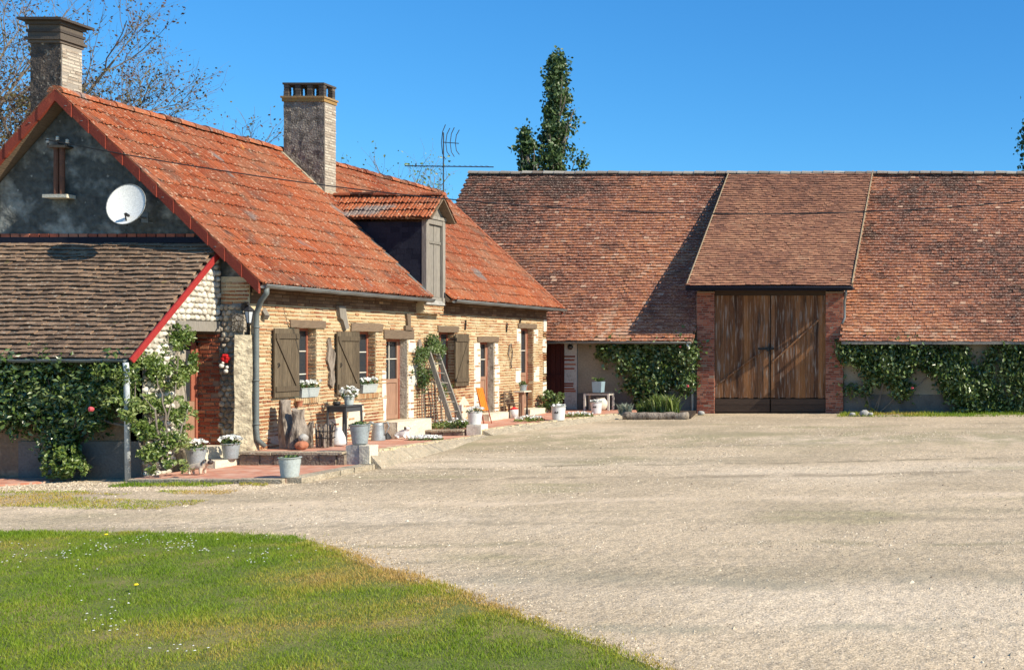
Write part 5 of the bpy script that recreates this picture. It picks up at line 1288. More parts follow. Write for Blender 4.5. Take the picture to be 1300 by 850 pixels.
# ------------------------------------------------------------------ trees
def tree(name, label, base, H, seed, spread, up, leaf_n, leaf_s, leafm, lv=4, trunk_r=.16, first=.3, bias=(0, 0, 0), br=5, lc=.2):
    r = random.Random(seed); T = MB(); tips = []
    def grow(p, d, L, rad, lev):
        pts = [p]; n = 4; q = p
        for k in range(n):
            d = (d + Vector((r.gauss(0, .16), r.gauss(0, .16), r.gauss(0, .12) + up * .06))).normalized(); q = q + d * (L / n); pts.append(q)
            if lev >= lv - 1: tips.append(tuple(q))
        T.tube(pts, list(np.linspace(rad, rad * .55, n + 1)), 6 if lev > 1 else 8, caps=False)
        if lev < lv:
            k = br if lev > 0 else br + 2
            for i in range(k):
                t = r.uniform(first if lev == 0 else .25, 1); idx = min(n - 1, int(t * n)); s = pts[idx] + (pts[idx + 1] - pts[idx]) * (t * n - idx)
                a = r.uniform(0, 2 * math.pi); side = Vector((math.cos(a), math.sin(a), r.uniform(-.1, .5))) * spread
                nd = (d + side + Vector(bias)).normalized(); grow(s, nd, L * r.uniform(.5, .72), rad * r.uniform(.35, .5), lev + 1)
    root = thing(name, label, 'tree', base)
    grow(Vector(base), Vector((0, 0, 1)), H * .55, trunk_r, 0)
    obj('trunk', T, m_bark, root)
    tp = np.array(tips); idx = rng.integers(0, len(tp), leaf_n); c = tp[idx] + rng.normal(size=(leaf_n, 3)) * lc
    L = MB(); leafcloud(L, c, leaf_s, 0); obj('crown', L, leafm, root)
b = P(120, 560, 33)
tree('sparse_tree', 'half bare tree with bronze leaves rising behind the farmhouse chimney', (b[0], 33, -.3), 15.0, 5, .8, .9, 17000, .085, m_leafR, 5, .26, .42, (.12, 0, 0), 5, .10)
b = P(-30, 560, 31)
tree('sparse_tree', 'leafy dark bronze tree behind the left chimney at the photo edge', (b[0], 31, -.3), 10.6, 9, .8, .7, 22000, .10, m_leafR, 5, .2, .35, (.1, 0, 0), 5, .14)
b = P(285, 560, 34)
tree('sparse_tree', 'small bare topped tree peeping over the ridge between the chimneys', (b[0], 34, -.3), 8.9, 14, .7, .8, 1500, .09, m_leafR, 4, .14, .4, (0, 0, 0), 4, .1)
b = P(470, 560, 42)
tree('sparse_tree', 'thin twiggy green tree top showing right of the vented chimney', (b[0], 42, -.3), 10.6, 21, .9, .6, 2200, .11, m_leafY, 4, .14, .4, (.1, 0, 0), 5, .14)

def poplar(name, label, cx, D, ztop, zlow, wid, nclump, seed, bottom=-.3, m=m_leafP, lean=0):
    r = random.Random(seed); X = (cx - 1285) * D / 1300; root = thing(name, label, 'tree', (X, D, bottom))
    T = MB(); T.tube([(X, D, bottom), (X + .05, D, zlow), (X + lean * .5, D, (zlow + ztop) / 2), (X + lean, D, ztop - .5)], [.3, .2, .12, .03], 8)
    for i in range(26):
        z = zlow - 2 + (ztop - zlow) * r.random() * .85; a = r.uniform(0, 2 * math.pi); w = wid * .38; l = r.uniform(1.2, 2.4)
        T.tube([(X, D, z), (X + math.cos(a) * w * .7, D + math.sin(a) * w * .7, z + l * .5), (X + math.cos(a) * w, D + math.sin(a) * w, z + l)], [.05, .03, .012], 5)
    obj('trunk', T, m_bark, root); cs = []
    for i in range(nclump):
        t = i / nclump; z = zlow - 2.5 + (ztop - zlow + 2.5) * t
        q = min(1, (1 - max(0, t - .2) / .8) ** .6 * 1.15 + .1) if t > .2 else .9; w = wid * .5 * q * (.55 + .6 * r.random()) * (.8 + .4 * math.sin(i * .35 + seed)); a = r.uniform(0, 2 * math.pi); d = w * r.random() ** .4
        rr = wid * r.uniform(.09, .19); k = int(60 + 110 * r.random())
        cs.append(np.array((X + lean * t + math.cos(a) * d, D + math.sin(a) * d, z)) + rng.normal(size=(k, 3)) * np.array((rr * .55, rr * .55, rr * .9)))
    L = MB(); leafcloud(L, np.concatenate(cs), .17, 0, out=(.2, -.1, .2), asp=.8); obj('crown', L, m, root)
poplar('poplar', 'tall narrow green poplar standing behind the barn ridge', 708, 50, 16.2, 9.3, 2.1, 105, 3)
poplar('poplar', 'shorter bushy poplar directly left of the tall poplar', 676, 49, 12.4, 8.8, 1.4, 44, 8, lean=-.35)
poplar('poplar', 'leafy tree cut off by the right edge of the photo', 1338, 46, 14.0, 6.0, 3.4, 130, 12)

# ------------------------------------------------------------------ roof fittings
t = thing('satellite_dish', 'round white satellite dish bolted to the grey gable wall', 'satellite dish', (-17.86, YG, 4.66))
d = MB(); n = 28; v = [(0, 0, 0)]; f = []
for i in range(1, 8):
    q = .38 * i / 7
    for k in range(n): a = 2 * math.pi * k / n; v.append((q * .88 * math.cos(a), q * 1.15 * math.sin(a), q * q * .42))
for k in range(n):
    f.append((0, 1 + k, 1 + (k + 1) % n))
    for i in range(6): f.append((1+i*n+k, 1+(i+1)*n+k, 1+(i+1)*n+(k+1) % n, 1+i*n+(k+1) % n))
d.add(v, f, 0, .5); m0 = len(v); d.add([(x, y, z - .012) for x, y, z in v], [tuple(reversed(q)) for q in f], 0, .5)
d.add([v[1+6*n+k] for k in range(n)] + [(v[1+6*n+k][0], v[1+6*n+k][1], v[1+6*n+k][2] - .012) for k in range(n)], [(k, (k+1) % n, (k+1) % n + n, k + n) for k in range(n)], 0, .5)
rim = [(.38*.88*math.cos(2*math.pi*k/n), .38*1.15*math.sin(2*math.pi*k/n), .0607) for k in range(n + 1)]; d.tube(rim, .009, 6, 1)
me = obj('reflector', d, [m_dish, m_zinc], t, True, local=True); me.location = (0, -.42, .30)
nd = Vector((.20, -.93, .28)).normalized(); me.rotation_euler = nd.to_track_quat('Z', 'Y').to_euler()
d = MB(); c0 = Vector((0, -.42, .30)); d.tube([(0, 0, .1), (0, -.2, .1), tuple(c0 - nd * .02)], .022, 8); d.box((-.07, -.02, .0), (.07, .0, .2), 0); obj('bracket', d, m_zinc, t, local=True)
d = MB(); low = c0 + Vector((.03, -.05, -.42)); tip = c0 + nd * .24 + Vector((.09, 0, -.26)); d.tube([tuple(low), tuple(tip)], .012, 6); d.tube([tuple(tip - nd * .02), tuple(tip - nd * .11)], .03, 8); obj('receiver_arm', d, m_iron, t, local=True)

t = thing('roof_antenna', 'television antenna on a mast above the far end of the farmhouse ridge', 'antenna', (-19.3, 34.75, 7.2))
d = MB(); d.tube([(0, 0, -.6), (0, 0, 2.15)], .02, 8); obj('mast', d, m_metalpole, t, local=True)
d = MB(); d.tube([(-1.3, 0, 1.02), (1.7, 0, .98)], .018, 6)
for i in range(16): x = -1.2 + i * .18; d.tube([(x, -.16, 1.01), (x, .16, 1.01)], .006, 5)
d.tube([(-.95, 0, .98), (-.93, 0, 1.1)], .02, 6); obj('long_boom', d, m_metalpole, t, local=True)
d = MB(); d.tube([(-.02, 0, 1.82), (.52, .0, 1.78)], .014, 6)
for (x0, hh) in ((-.05, .62), (.1, .5), (.25, .52), (.42, .44)):
    d.tube([(x0 + .12, 0, 1.8 + hh), (x0 + .02, 0, 1.8 + hh * .6), (x0 - .02, 0, 1.8), (x0 + .02, 0, 1.8 - hh * .6), (x0 + .12, 0, 1.8 - hh * .9)], .013, 5)
obj('curved_array', d, m_metalpole, t, local=True)

mb = MB(); pts = []
cf = np.polyfit([0, .052, .168, .295, .65, .787], [6.26, 6.07, 5.53, 5.27, 5.11, 5.43], 3)
for i in range(61):
    q = i / 60 * .95; pts.append((-19.45 + 25.05 * q, 20.6 + 3.5 * q, float(np.polyval(cf, q))))
pts = [(-19.5, YG - .12, 6.3)] + pts
mb.tube(pts, .012, 6); tag(obj('overhead_cable', mb, m_iron), 'thin black cable sagging from the gable across the yard', 'cable')

# ------------------------------------------------------------------ wall lamp and wall ornaments
t = thing('wall_lantern', 'small black lantern with pale glass hung at the farmhouse corner', 'wall lamp', (-15.72, YG - .1, 2.75))
d = MB(); d.tube([(-.05, .05, .18), (.05, -.08, .26), (.22, -.22, .24), (.26, -.25, .17)], .014, 6); d.box((-.09, .0, .1), (-.02, .06, .26), 0); obj('bracket', d, m_iron, t, local=True)
d = MB(); c = (.26, -.25, 0); d.lathe((c[0], c[1], .08), [(.105, 0), (.11, .01), (.06, .06), (.02, .10), (.012, .12)], 6)
for k in range(6):
    a = 2 * math.pi * k / 6; d.tube([(c[0] + .085 * math.cos(a), c[1] + .085 * math.sin(a), .08), (c[0] + .045 * math.cos(a), c[1] + .045 * math.sin(a), -.16)], .007, 5)
d.lathe((c[0], c[1], -.2), [(.01, -.04), (.02, -.01), (.052, .03), (.052, .045)], 6); obj('lantern_frame', d, m_iron, t, local=True)
d = MB(); d.lathe((c[0], c[1], 0), [(.042, -.155), (.08, .075)], 6); obj('glass', d, m_lamp, t, local=True)

t = thing('door_ornament', 'red bow with white balls hung on the rough corner pillar', 'ornament', (-16.08, YG - .15, 1.75))
d = MB()
for a in range(6): d.blob((.05 * math.cos(a * 1.05), -.02, .12 + .05 * math.sin(a * 1.05)), (.045, .03, .045), 0, jit=.2)
obj('red_bow', d, m_redp, t, local=True)
for (x, z, q) in ((-.07, -.03, .05), (.04, -.06, .035), (.02, -.14, .045), (-.04, .03, .03)):
    d = MB(); d.blob((x, -.03, z), q, 0, jit=.02, seg=12, rings=9); obj('white_ball', d, m_white, t, True, local=True)
d = MB(); d.tube([(0, .0, .12), (-.03, -.02, 0), (.02, -.02, -.14)], .008, 5); obj('string', d, m_iron, t, local=True)

def hang(name, label, cat, y, poly, m, th=.05):
    zs = [p[1] for p in poly]; o = MB(); o.prism([(a - 0, b) for a, b in poly], lambda u, v, d: (XW + .01 + d, u, v), 0, th, 0); x = obj(name, o, m, None, False, loc=(XW, y, min(zs))); return tag(x, label, cat)
hang('hanging_driftwood', 'long mottled driftwood piece hung between the first two shutters', 'wall ornament', 23.6, [(23.42, 2.25), (23.5, 2.32), (23.55, 2.1), (23.68, 1.95), (23.62, 1.6), (23.66, 1.3), (23.58, 1.15), (23.47, 1.25), (23.5, 1.55), (23.4, 1.8), (23.44, 2.0)], m_log)
hang('hanging_driftwood', 'mottled driftwood piece hung on the wall between the glazed door and the ladder', 'wall ornament', 26.95, [(27.0, 2.25), (27.08, 2.3), (27.2, 1.95), (27.16, 1.6), (27.2, 1.3), (27.1, 1.2), (27.02, 1.5), (26.98, 1.9)], m_log)
t = thing('wall_wreath', 'dark diamond shaped twig wreath between the last two doors', 'wreath', (XW + .03, 31.95, 1.85))
d = MB()
for k in range(3): d.tube([(.01 * k, -.12, 0), (.02, -.03 + .01 * k, .3), (.02, .03, .34), (.02, .13, .02 * k), (.02, .03, -.32), (.01, -.12, 0)], .014, 6)
d.tube([(.02, .03, -.3), (.02, .05, -.42)], .02, 6); obj('twigs', d, m_log, t, local=True)

# ------------------------------------------------------------------ pots and planters
def bucket_mb(r0, r1, h, rim=.012, bands=True):
    prof = [(r0, 0), (r0 + .006, .01)] + [(r0 + (r1 - r0) * k / 8 + (.004 if bands and k in (2, 6) else 0), h * k / 8) for k in range(1, 8)] + [(r1, h - .01), (r1 + rim, h - .008), (r1 + rim, h + .004), (r1 - .004, h + .004), (r1 - .02, h - .05)]
    m = MB(); m.lathe((0, 0, 0), prof, 24); return m
def pot(label, loc, r0, r1, h, m, plant='white', handle=False, n=160, name='flower_pot', group='potted plants around the farmhouse', ph=.16, mark=False, pr=1.25):
    t = thing(name, label, 'flower pot', loc, group=group)
    b = obj('pot', bucket_mb(r0, r1, h), m, t, True, local=True)
    s = MB(); s.lathe((0, 0, h - .06), [(.001, .02), (r1 - .015, .02), (r1 - .015, .03), (.001, .045)], 16); obj('soil', s, m_soil, t, local=True)
    if handle:
        for s_ in (-1, 1):
            q = MB(); q.tube([(s_ * r1, 0, h - .03), (s_ * (r1 + .05), 0, h - .06), (s_ * (r1 + .04), 0, h - .12), (s_ * (r1 - .01), 0, h - .13)], .008, 6); obj('handle', q, m, t, local=True)
    if mark:
        q = MB()
        for k, a in enumerate(np.linspace(-1.75, -1.25, 4)):
            rr = r0 + (r1 - r0) * .6 + .004; q.box((rr * math.cos(a) - .012, rr * math.sin(a) - .004, h * .52), (rr * math.cos(a) + .012, rr * math.sin(a), h * (.66 if k % 2 else .6)), 0)
        obj('printed_mark', q, m_iron, t, local=True)
    R_ = r1 * pr; u = rng.normal(size=(n, 3)); u /= np.linalg.norm(u, axis=1)[:, None]; u[:, 2] = np.abs(u[:, 2]); c = u * (rng.random(n) ** .4)[:, None] * np.array((R_, R_, ph)) + np.array((0, 0, h - .02))
    L = MB(); leafcloud(L, c, .055, 0, out=(0, 0, .5)); obj('foliage', L, m_leaf, t, local=True)
    if plant == 'white':
        k = int(n * .55); a = rng.uniform(0, 2 * math.pi, k); q = rng.random(k) ** .5; c = np.stack([np.cos(a) * q * R_, np.sin(a) * q * R_, h + ph * np.sqrt(1.05 - q * q * .8)], 1)
        L = MB(); leafcloud(L, c, .06, 0, out=(0, -.6, 1), asp=1); obj('blossoms', L, m_petal, t, local=True)
    return t
def floor(x, D, z): return ((x - 1285) * D / 1300, D, z)
pot('grey zinc pot of white flowers beside the rose at the lean-to doorway', floor(249, 19.95, -.2), .12, .17, .34, m_zincpot)
pot('grey pot of white flowers on the step before the rough stone pillar', floor(293, 20.55, -.137), .115, .155, .31, m_zincpot)
pot('pale green grey bucket standing at the front edge of the lower terrace', floor(368, 18.75, -.27), .135, .175, .36, m_paintpot, 'green', n=70, ph=.06, pr=1.0)
pot('ribbed zinc bucket planted with greenery on the stone block', floor(457, 20.95, .125), .13, .185, .40, m_zincpot, 'green', True, n=110, ph=.08, pr=1.1)
pot('white bucket of greenery and pale flowers below the orange board', floor(603, 26.95, .06), .14, .18, .34, m_whitepot, 'white', n=110, ph=.12)
pot('white enamel bucket with dark printed mark on the terrace edge', floor(709, 30.3, -.08), .16, .20, .42, m_whitepot, 'white', n=90, ph=.05, mark=True, pr=.95)
pot('white enamel bucket with dark mark in front of the round basket', floor(757, 33.3, -.08), .145, .185, .38, m_whitepot, 'white', n=80, ph=.06, mark=True, pr=.95)

def window_box(label, y0, y1, z, group='flower boxes on the window sills'):
    yc = (y0 + y1) / 2; t = thing('window_box', label, 'window box', (XW + .0, yc, z), group=group); w = (y1 - y0) / 2
    b = MB(); v = [(-.09, -w * .9, 0), (.07, -w * .9, 0), (.07, w * .9, 0), (-.09, w * .9, 0), (-.11, -w, .2), (.10, -w, .2), (.10, w, .2), (-.11, w, .2)]
    b.add(v, [(3,2,1,0),(0,1,5,4),(1,2,6,5),(2,3,7,6),(3,0,4,7),(4,5,6,7)], 0, .5); b.tube([(.10, -w, .2), (.10, w, .2)], .01, 6); b.tube([(-.11, -w, .2), (.10, -w, .2)], .01, 6); obj('box', b, m_paintpot, t, local=True)
    n = 190; c = np.stack([rng.uniform(-.12, .12, n), rng.uniform(-w, w, n), .2 + .14 * rng.random(n)], 1); L = MB(); leafcloud(L, c, .05, 0, out=(.3, 0, .5)); obj('foliage', L, m_leaf, t, local=True)
    n = 70; c = np.stack([rng.uniform(-.1, .13, n), rng.uniform(-w, w, n), .30 + .07 * rng.random(n)], 1); L = MB(); leafcloud(L, c, .055, 0, out=(.6, -.4, .6), asp=1); obj('blossoms', L, m_petal, t, local=True)
window_box('pale zinc box of white flowers on the first window sill', 22.5, 23.08, .985)
window_box('pale zinc box of white flowers on the second window sill', 24.62, 25.2, .985)
t = pot('tiny terracotta pot at the left end of the first window sill', (XW + .10, 22.42, .80), .045, .06, .12, m_terra, 'green', n=4, ph=.02, pr=.5, name='small_pot')
# plant stand table
def table(label, name, loc, w, d, h, mt, leg=.03, splay=.0, apron=.1, ml=None, group=None):
    t = thing(name, label, 'table', loc, group=group); a = MB(); a.box((-w/2, -d/2, h - .03), (w/2, d/2, h), 0); obj('table_top', a, mt, t, local=True)
    a = MB()
    for s in (-1, 1):
        a.box((-w/2 + .04, s * (d/2 - .045) - .01, h - .03 - apron), (w/2 - .04, s * (d/2 - .045) + .01, h - .031), 0); a.box((s * (w/2 - .045) - .01, -d/2 + .056, h - .03 - apron), (s * (w/2 - .045) + .01, d/2 - .056, h - .031), 0)
    obj('apron', a, ml or mt, t, local=True)
    for sx in (-1, 1):
        for sy in (-1, 1):
            a = MB(); a.bar((sx * (w/2 - .04), sy * (d/2 - .04), h - .031), (sx * (w/2 - .04 + splay), sy * (d/2 - .04 + splay), 0), leg, leg, 0, up=(0, 1, 0)); obj('leg', a, ml or mt, t, local=True)
    return t
table('tall dark grey side table against the brick wall between the shutters', 'side_table', (-15.22, 23.35, -.10), .48, .62, .88, m_darktable, .035, .02, .12)
t = thing('flower_pot', 'pale pot of white flowers on the tall dark side table', 'flower pot', (-15.12, 23.35, .78), group='potted plants around the farmhouse')
t.location.z = .78; obj('pot', bucket_mb(.08, .11, .2), m_paintpot, t, True, local=True)
n = 130; u = rng.normal(size=(n, 3)); u /= np.linalg.norm(u, axis=1)[:, None]; c = u * .15 + np.array((0, 0, .25)); L = MB(); leafcloud(L, c, .05, 0, out=(0, 0, .4)); obj('foliage', L, m_leaf, t, local=True)
c = u[:80] * np.array((.17, .17, .12)) + np.array((0, 0, .31)); L = MB(); leafcloud(L, c, .06, 0, out=(0, -.4, .8), asp=1); obj('blossoms', L, m_petal, t, local=True)
t = thing('dark_pot', 'small dark round pot at the left of the tall side table', 'pot', (-15.25, 23.12, .78)); d = MB(); d.lathe((0, 0, 0), [(.05, 0), (.075, .04), (.07, .09)], 14); obj('pot', d, m_iron, t, True, local=True)
d = MB(); c = rng.normal(size=(60, 3)) * .03 + np.array((0, 0, .12)); leafcloud(d, c, .04, 0); obj('foliage', d, m_leafR, t, local=True)

# stone plinths
for (x0, x1, y0, y1, z0, z1, lab, m_, nm) in ((-13.52, -13.25, 20.78, 21.1, -.4, .11, 'grey stone block under the ribbed zinc bucket', m_rock, 'stone_block'), (-13.24, -13.03, 20.76, 21.05, -.4, .10, 'cream stone block right of the grey one at the terrace corner', m_stone, 'stone_block'),
                                       (-14.25, -13.88, 26.75, 27.12, -.30, .06, 'whitewashed stone block under the white bucket', m_white, 'stone_block')):
    mb = MB(); rough_block(mb, (x0, y0, z0), (x1, y1, z1), 8, 8, .012, 0, 6); o = obj(nm, mb, m_, None, loc=((x0+x1)/2, (y0+y1)/2, z0)); tag(o, lab, 'stone')
# driftwood stumps
def stump(label, x, y, h, r_, lean, seed):
    q = random.Random(seed); m = MB(); n = 22; K = 20; v = []; f = []
    ph = [q.uniform(0, 6) for _ in range(4)]
    for i in range(n):
        t_ = i / (n - 1); cx = lean[0] * t_ + .02 * math.sin(t_ * 5 + ph[0]); cy = lean[1] * t_; R0 = r_ * (1.25 - .5 * t_ + .12 * math.sin(t_ * 7 + ph[1]))
        for k in range(K):
            a = 2 * math.pi * k / K; R1 = R0 * (1 + .16 * math.sin(3 * a + ph[2] + t_) + .1 * math.sin(5 * a + ph[3]) + .35 * (float(fbm(a * 2.5 + seed * 9, t_ * 5, seed)) - .5)); v.append((cx + R1 * math.cos(a), cy + R1 * math.sin(a), h * t_ + (q.uniform(-.05, .05) if i == n - 1 else 0)))
    for i in range(n - 1):
        for k in range(K): f.append((i*K+k, i*K+(k+1) % K, (i+1)*K+(k+1) % K, (i+1)*K+k))
    f.append(tuple((n-1)*K + k for k in range(K))); f.append(tuple(range(K))[::-1]); m.add(v, f, 0)
    o = obj('driftwood_stump', m, m_log, None, False, local=True); o.location = (x, y, -.03); tag(o, label, 'log', 'driftwood stumps by the wall')
stump('tallest weathered grey stump beside the drainpipe', -15.33, 21.7, .98, .14, (-.08, .0), 1)
stump('middle driftwood stump with ridged bark right of the tallest', -15.08, 21.6, .80, .125, (.0, .05), 2)
stump('short thin driftwood stump behind the pumpkin', -15.02, 21.85, .52, .07, (.05, .03), 3)
t = thing('stone_ball', 'round mottled pale stone ball perched by the driftwood stumps', 'ornament', (-14.85, 21.45, .1)); d = MB(); d.blob((0, 0, .1), .09, 0, jit=.08); obj('ball', d, m_rock, t, True, local=True); d = MB(); d.tube([(0, 0, -.13), (0, 0, .03)], [.07, .06], 10); obj('foot', d, m_log, t, local=True)
t = thing('pumpkin', 'small orange pumpkin shaped terracotta pot before the stumps', 'ornament', (-14.78, 21.3, -.03)); d = MB(); n = 24; v = []; f = []
for i in range(9):
    p = math.pi * i / 8
    for k in range(n): a = 2 * math.pi * k / n; q = (.02 + .105 * math.sin(p)) * (1 + .09 * math.cos(6 * a)); v.append((q * math.cos(a), q * math.sin(a), .09 - .09 * math.cos(p)))
for i in range(8):
    for k in range(n): f.append((i*n+k, i*n+(k+1) % n, (i+1)*n+(k+1) % n, (i+1)*n+k))
d.add(v, f, 0); obj('body', d, m_terra, t, True, local=True); d = MB(); d.tube([(0, 0, .16), (.02, 0, .23)], [.02, .012], 6); obj('stalk', d, m_log, t, local=True)
t = thing('stick_bundle', 'upright bundle of grey sticks tied with dark cord', 'bundle', (-14.75, 22.0, -.04))
for k in range(13):
    a = k * 2.4; q = .045 * math.sqrt(k); d = MB(); h = random.uniform(.38, .52); d.tube([(q * math.cos(a), q * math.sin(a), 0), (q * 1.1 * math.cos(a), q * 1.1 * math.sin(a), h)], [.026, .02], 7); obj('stick', d, m_log, t, local=True)
d = MB()
for z in (.2, .34): d.tube([(.17 * math.cos(a), .17 * math.sin(a), z) for a in np.linspace(0, 2 * math.pi, 17)], .012, 6)
d.tube([(.14, 0, .34), (.18, 0, .5), (.12, 0, .55)], .01, 6); obj('cord', d, m_iron, t, local=True)
t = thing('stoneware_jug', 'pale squat stoneware jug right of the stick bundle', 'jug', (-14.8, 22.5, -.06)); d = MB(); d.lathe((0, 0, 0), [(.13, 0), (.145, .05), (.13, .18), (.07, .32), (.05, .36), (.06, .40)], 18); obj('body', d, m_whitepot, t, True, local=True)

# watering can / zinc jug
t = thing('zinc_pitcher', 'tall zinc pitcher with curved handle standing near the first door', 'pitcher', (-15.2, 24.55, -.14))
d = MB(); d.lathe((0, 0, 0), [(.15, 0), (.15, .02), (.135, .18), (.115, .36), (.125, .42)], 20); obj('body', d, m_zincpot, t, True, local=True)
d = MB(); d.tube([(-.11, 0, .40), (-.19, 0, .44), (-.24, 0, .41)], [.03, .025, .012], 8); obj('spout', d, m_zincpot, t, True, local=True)
d = MB(); d.tube([(.12, 0, .41), (.22, 0, .44), (.26, 0, .34), (.2, 0, .2), (.14, 0, .12)], .013, 7); obj('handle', d, m_zincpot, t, True, local=True)
# dark stones / shadowy cone between
t = thing('iron_shoe', 'small dark iron cone beside the zinc pitcher', 'ornament', (-15.3, 25.05, -.15)); d = MB(); d.lathe((0, 0, 0), [(.11, 0), (.1, .04), (.05, .12), (.02, .16)], 12); obj('body', d, m_iron, t, local=True)

# ------------------------------------------------------------------ dog statues (one continuous skinned figure each)
def skin_figure(name, joints, edges, parent, m, sub=2):
    me = bpy.data.meshes.new(name); me.from_pydata([j[0] for j in joints], edges, []); me.materials.append(m)
    o = bpy.data.objects.new(name, me); C.objects.link(o); o.parent = parent
    o.modifiers.new('skin', 'SKIN'); ss = o.modifiers.new('sub', 'SUBSURF'); ss.levels = sub; ss.render_levels = sub
    if not me.skin_vertices: 
        bpy.context.view_layer.objects.active = o
    for i, j in enumerate(joints):
        r_ = j[1]; me.skin_vertices[0].data[i].radius = (r_, r_)
    me.skin_vertices[0].data[0].use_root = True
    dg = bpy.context.evaluated_depsgraph_get(); bm = bpy.data.meshes.new_from_object(o.evaluated_get(dg)); o.modifiers.clear(); o.data = bm
    for p in bm.polygons: p.use_smooth = True
    at = bm.attributes.get('rnd') or bm.attributes.new('rnd', 'FLOAT', 'FACE')
    return o
t = thing('dog_statue', 'small cream bulldog statue with dark face standing on the lower terrace', 'statue', floor(251, 19.15, -.28), R(0))
J = [((-.10,0,.17),.058),((0,0,.165),.062),((.09,0,.18),.07),((.15,0,.215),.05),((.20,0,.24),.055),((.245,0,.225),.032),
     ((-.11,.045,.10),.03),((-.125,.048,.055),.018),((-.105,.05,.012),.02),((-.11,-.045,.10),.03),((-.125,-.048,.055),.018),((-.105,-.05,.012),.02),
     ((.09,.055,.09),.026),((.095,.055,.014),.02),((.09,-.055,.09),.026),((.095,-.055,.014),.02),((-.155,0,.19),.014)]
E = [(1,0),(1,2),(2,3),(3,4),(4,5),(0,6),(6,7),(7,8),(0,9),(9,10),(10,11),(2,12),(12,13),(2,14),(14,15),(0,16)]
skin_figure('body', J, E, t, m_dogcream)
d = MB(); d.blob((.235, 0, .235), (.05, .048, .042), 0, jit=.04, seg=14, rings=10); obj('face_mask', d, m_dogdark, t, True, local=True)
for s in (-1, 1):
    d = MB(); d.add([(.175, s * .03, .275), (.21, s * .055, .28), (.19, s * .062, .235), (.18, s * .05, .31)], [(0,1,3),(1,2,3),(2,0,3),(0,2,1)], 0); obj('ear', d, m_dogdark, t, local=True)
d = MB(); d.tube([(.125 + .055 * 0, .058 * math.cos(a), .21 + .062 * math.sin(a)) for a in np.linspace(0, 2 * math.pi, 17)], .011, 6); obj('collar', d, m_dogdark, t, local=True)
t = thing('dog_statue', 'white dog statue with black ears crouching on the terrace before the first door', 'statue', (-15.08, 25.3, -.17), R(-15))
J = [((-.13,0,.13),.11),((0,0,.13),.10),((.10,0,.15),.075),((.15,0,.21),.05),((.18,0,.27),.062),((.235,0,.25),.034),
     ((-.08,.09,.07),.05),((.02,.11,.03),.025),((-.08,-.09,.07),.05),((.02,-.11,.03),.025),((.11,.06,.07),.03),((.19,.065,.02),.022),((.11,-.06,.07),.03),((.19,-.065,.02),.022),((-.25,.03,.06),.018)]
E = [(1,0),(1,2),(2,3),(3,4),(4,5),(0,6),(6,7),(0,8),(8,9),(2,10),(10,11),(2,12),(12,13),(0,14)]
skin_figure('body', J, E, t, m_dogwhite)
for s in (-1, 1):
    d = MB(); d.blob((.155, s * .058, .27), (.028, .014, .045), 0, jit=.05, seg=10); obj('ear', d, m_dogdark, t, True, local=True)
d = MB(); d.blob((.266, 0, .262), (.012, .016, .011), 0, jit=.02); obj('nose', d, m_dogdark, t, True, local=True)

# ------------------------------------------------------------------ ladder, board, stands
t = thing('wooden_ladder', 'weathered wooden ladder leaning on the brick wall over the climber', 'ladder', (-14.93, 27.55, 0))
A0 = Vector((-14.90, 27.30, -.08)); A1 = Vector((-15.60, 27.30, 2.08)); B0 = Vector((-14.90, 27.80, -.08)); B1 = Vector((-15.60, 27.74, 2.0))
for (p, q) in ((A0, A1), (B0, B1)): d = MB(); d.bar(p, q, .05, .11, 0, up=(1, 0, .3)); obj('rail', d, m_greywood, t)
for k in range(8):
    s = (k + .7) / 8.2; d = MB(); d.tube([A0 + (A1 - A0) * s, B0 + (B1 - B0) * s], .018, 7); obj('rung', d, m_greywood, t)
t = thing('folding_board', 'orange slatted wooden board on thin rusty legs leaning by the second door', 'easel', (-14.9, 28.9, -.08))
d = MB()
for k in range(4): y = -.17 + k * .088; v0 = Vector((.02, y + .04, .38)); v1 = Vector((-.12, y + .0, 1.02)); d.bar(v0, v1, .08, .018, 0, up=(1, 0, .4))
obj('board', d, m_orange, t, local=True)
for (p, q) in (((.10, -.2, 0), (-.13, -.18, 1.03)), ((.10, .22, 0), (-.13, .16, 1.03)), ((-.3, .2, 0), (-.02, .19, .65))):
    d = MB(); d.bar(p, q, .022, .022, 0); obj('leg', d, m_rust, t, local=True)
t = thing('plant_stand', 'narrow wooden pedestal with a plant beside the last door', 'plant stand', (-15.28, 31.9, -.08))
d = MB(); d.bar((0, -.02, 0), (0, -.02, .76), .12, .12, 0); obj('post', d, m_doorwood, t, local=True)
d = MB(); d.box((-.17, -.2, .76), (.17, .3, .80), 0); obj('stand_top', d, m_stone, t, local=True)
d = MB(); d.tube([(.05, .24, 0), (.05, .24, .3), (.05, .24, .6), (.05, .24, .76)], [.05, .02, .02, .05], 8); obj('turned_leg', d, m_iron, t, local=True)
pot('dark green plant in a small zinc pot on the wooden pedestal', (-15.26, 31.95, .72), .085, .115, .18, m_zincpot, 'green', n=140, ph=.16)
t = thing('enamel_can', 'white enamel can with red lid between the last two doors', 'can', (-15.2, 31.25, -.08)); d = MB(); d.lathe((0, 0, 0), [(.12, 0), (.12, .24), (.10, .27)], 16); obj('can_body', d, m_whitepot, t, True, local=True)
d = MB(); d.lathe((0, 0, .27), [(.11, 0), (.115, .02), (.05, .05), (.02, .07)], 16); obj('lid', d, m_redp, t, True, local=True)
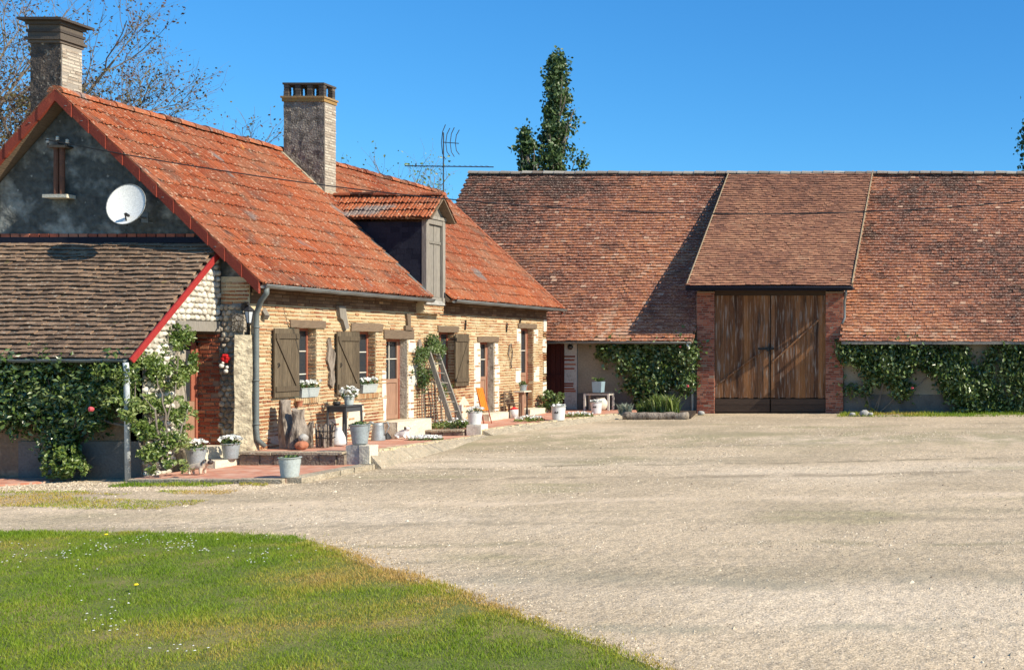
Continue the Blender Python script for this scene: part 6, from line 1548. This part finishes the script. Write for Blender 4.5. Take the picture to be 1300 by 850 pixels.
# slatted chair by the pedestal
t = thing('garden_chair', 'small brown wooden chair half hidden behind the pedestal', 'chair', (-15.42, 31.55, -.08))
for (x, y, h) in ((-.15, -.17, .8), (-.15, .17, .8), (.17, -.17, .42), (.17, .17, .42)): d = MB(); d.bar((x, y, 0), (x, y, h), .03, .03, 0); obj('leg', d, m_beam, t, local=True)
d = MB()
for k in range(5): d.box((-.16 + k * .068, -.18, .42), (-.10 + k * .068, .18, .44), 0)
obj('seat', d, m_beam, t, local=True)
d = MB()
for z in (.55, .65, .75): d.box((-.165, -.17, z), (-.145, .17, z + .05), 0)
obj('backrest', d, m_beam, t, local=True)
# barn table, pot, round basket
table('old white table standing against the barn wall by the side door', 'garden_table', (-14.1, 34.95, -.08), .88, .5, .62, m_darktable, .06, 0, .07, m_whitewood)
t = thing('square_pot', 'blue grey square pot with a spiky plant on the old white table', 'flower pot', (-14.1, 34.9, .54)); d = MB(); d.add([(-.14,-.14,0),(.14,-.14,0),(.14,.14,0),(-.14,.14,0),(-.165,-.165,.36),(.165,-.165,.36),(.165,.165,.36),(-.165,.165,.36)], [(3,2,1,0),(0,1,5,4),(1,2,6,5),(2,3,7,6),(3,0,4,7),(4,5,6,7)], 0); obj('pot', d, m_bluepot, t, local=True)
V_ = []; 
d = MB()
for k in range(26):
    a = random.uniform(0, 6.28); l = random.uniform(.14, .28); z = random.uniform(.04, .16); d.add([(0.02*math.cos(a+1.57), .02*math.sin(a+1.57), .36), (-.02*math.cos(a+1.57), -.02*math.sin(a+1.57), .36), (l*.6*math.cos(a), l*.6*math.sin(a), .36 + z), (l*math.cos(a), l*math.sin(a), .36 + z * .8)], [(0,1,3,2)], 0)
obj('foliage', d, m_leaf, t, local=True)
t = thing('round_basket', 'round straw coloured basket under the old white table', 'basket', (-13.95, 34.72, -.08)); d = MB(); d.lathe((0, 0, 0), [(.1, 0), (.19, .08), (.23, .2), (.22, .32), (.14, .42), (.12, .44)], 20, wob=.02); obj('basket_body', d, m_stone, t, True, local=True)
d = MB(); d.tube([(.13 * math.cos(a), .13 * math.sin(a), .44) for a in np.linspace(0, 2 * math.pi, 17)], .015, 6); obj('rim', d, m_log, t, local=True)

scene.render.engine = 'CYCLES'
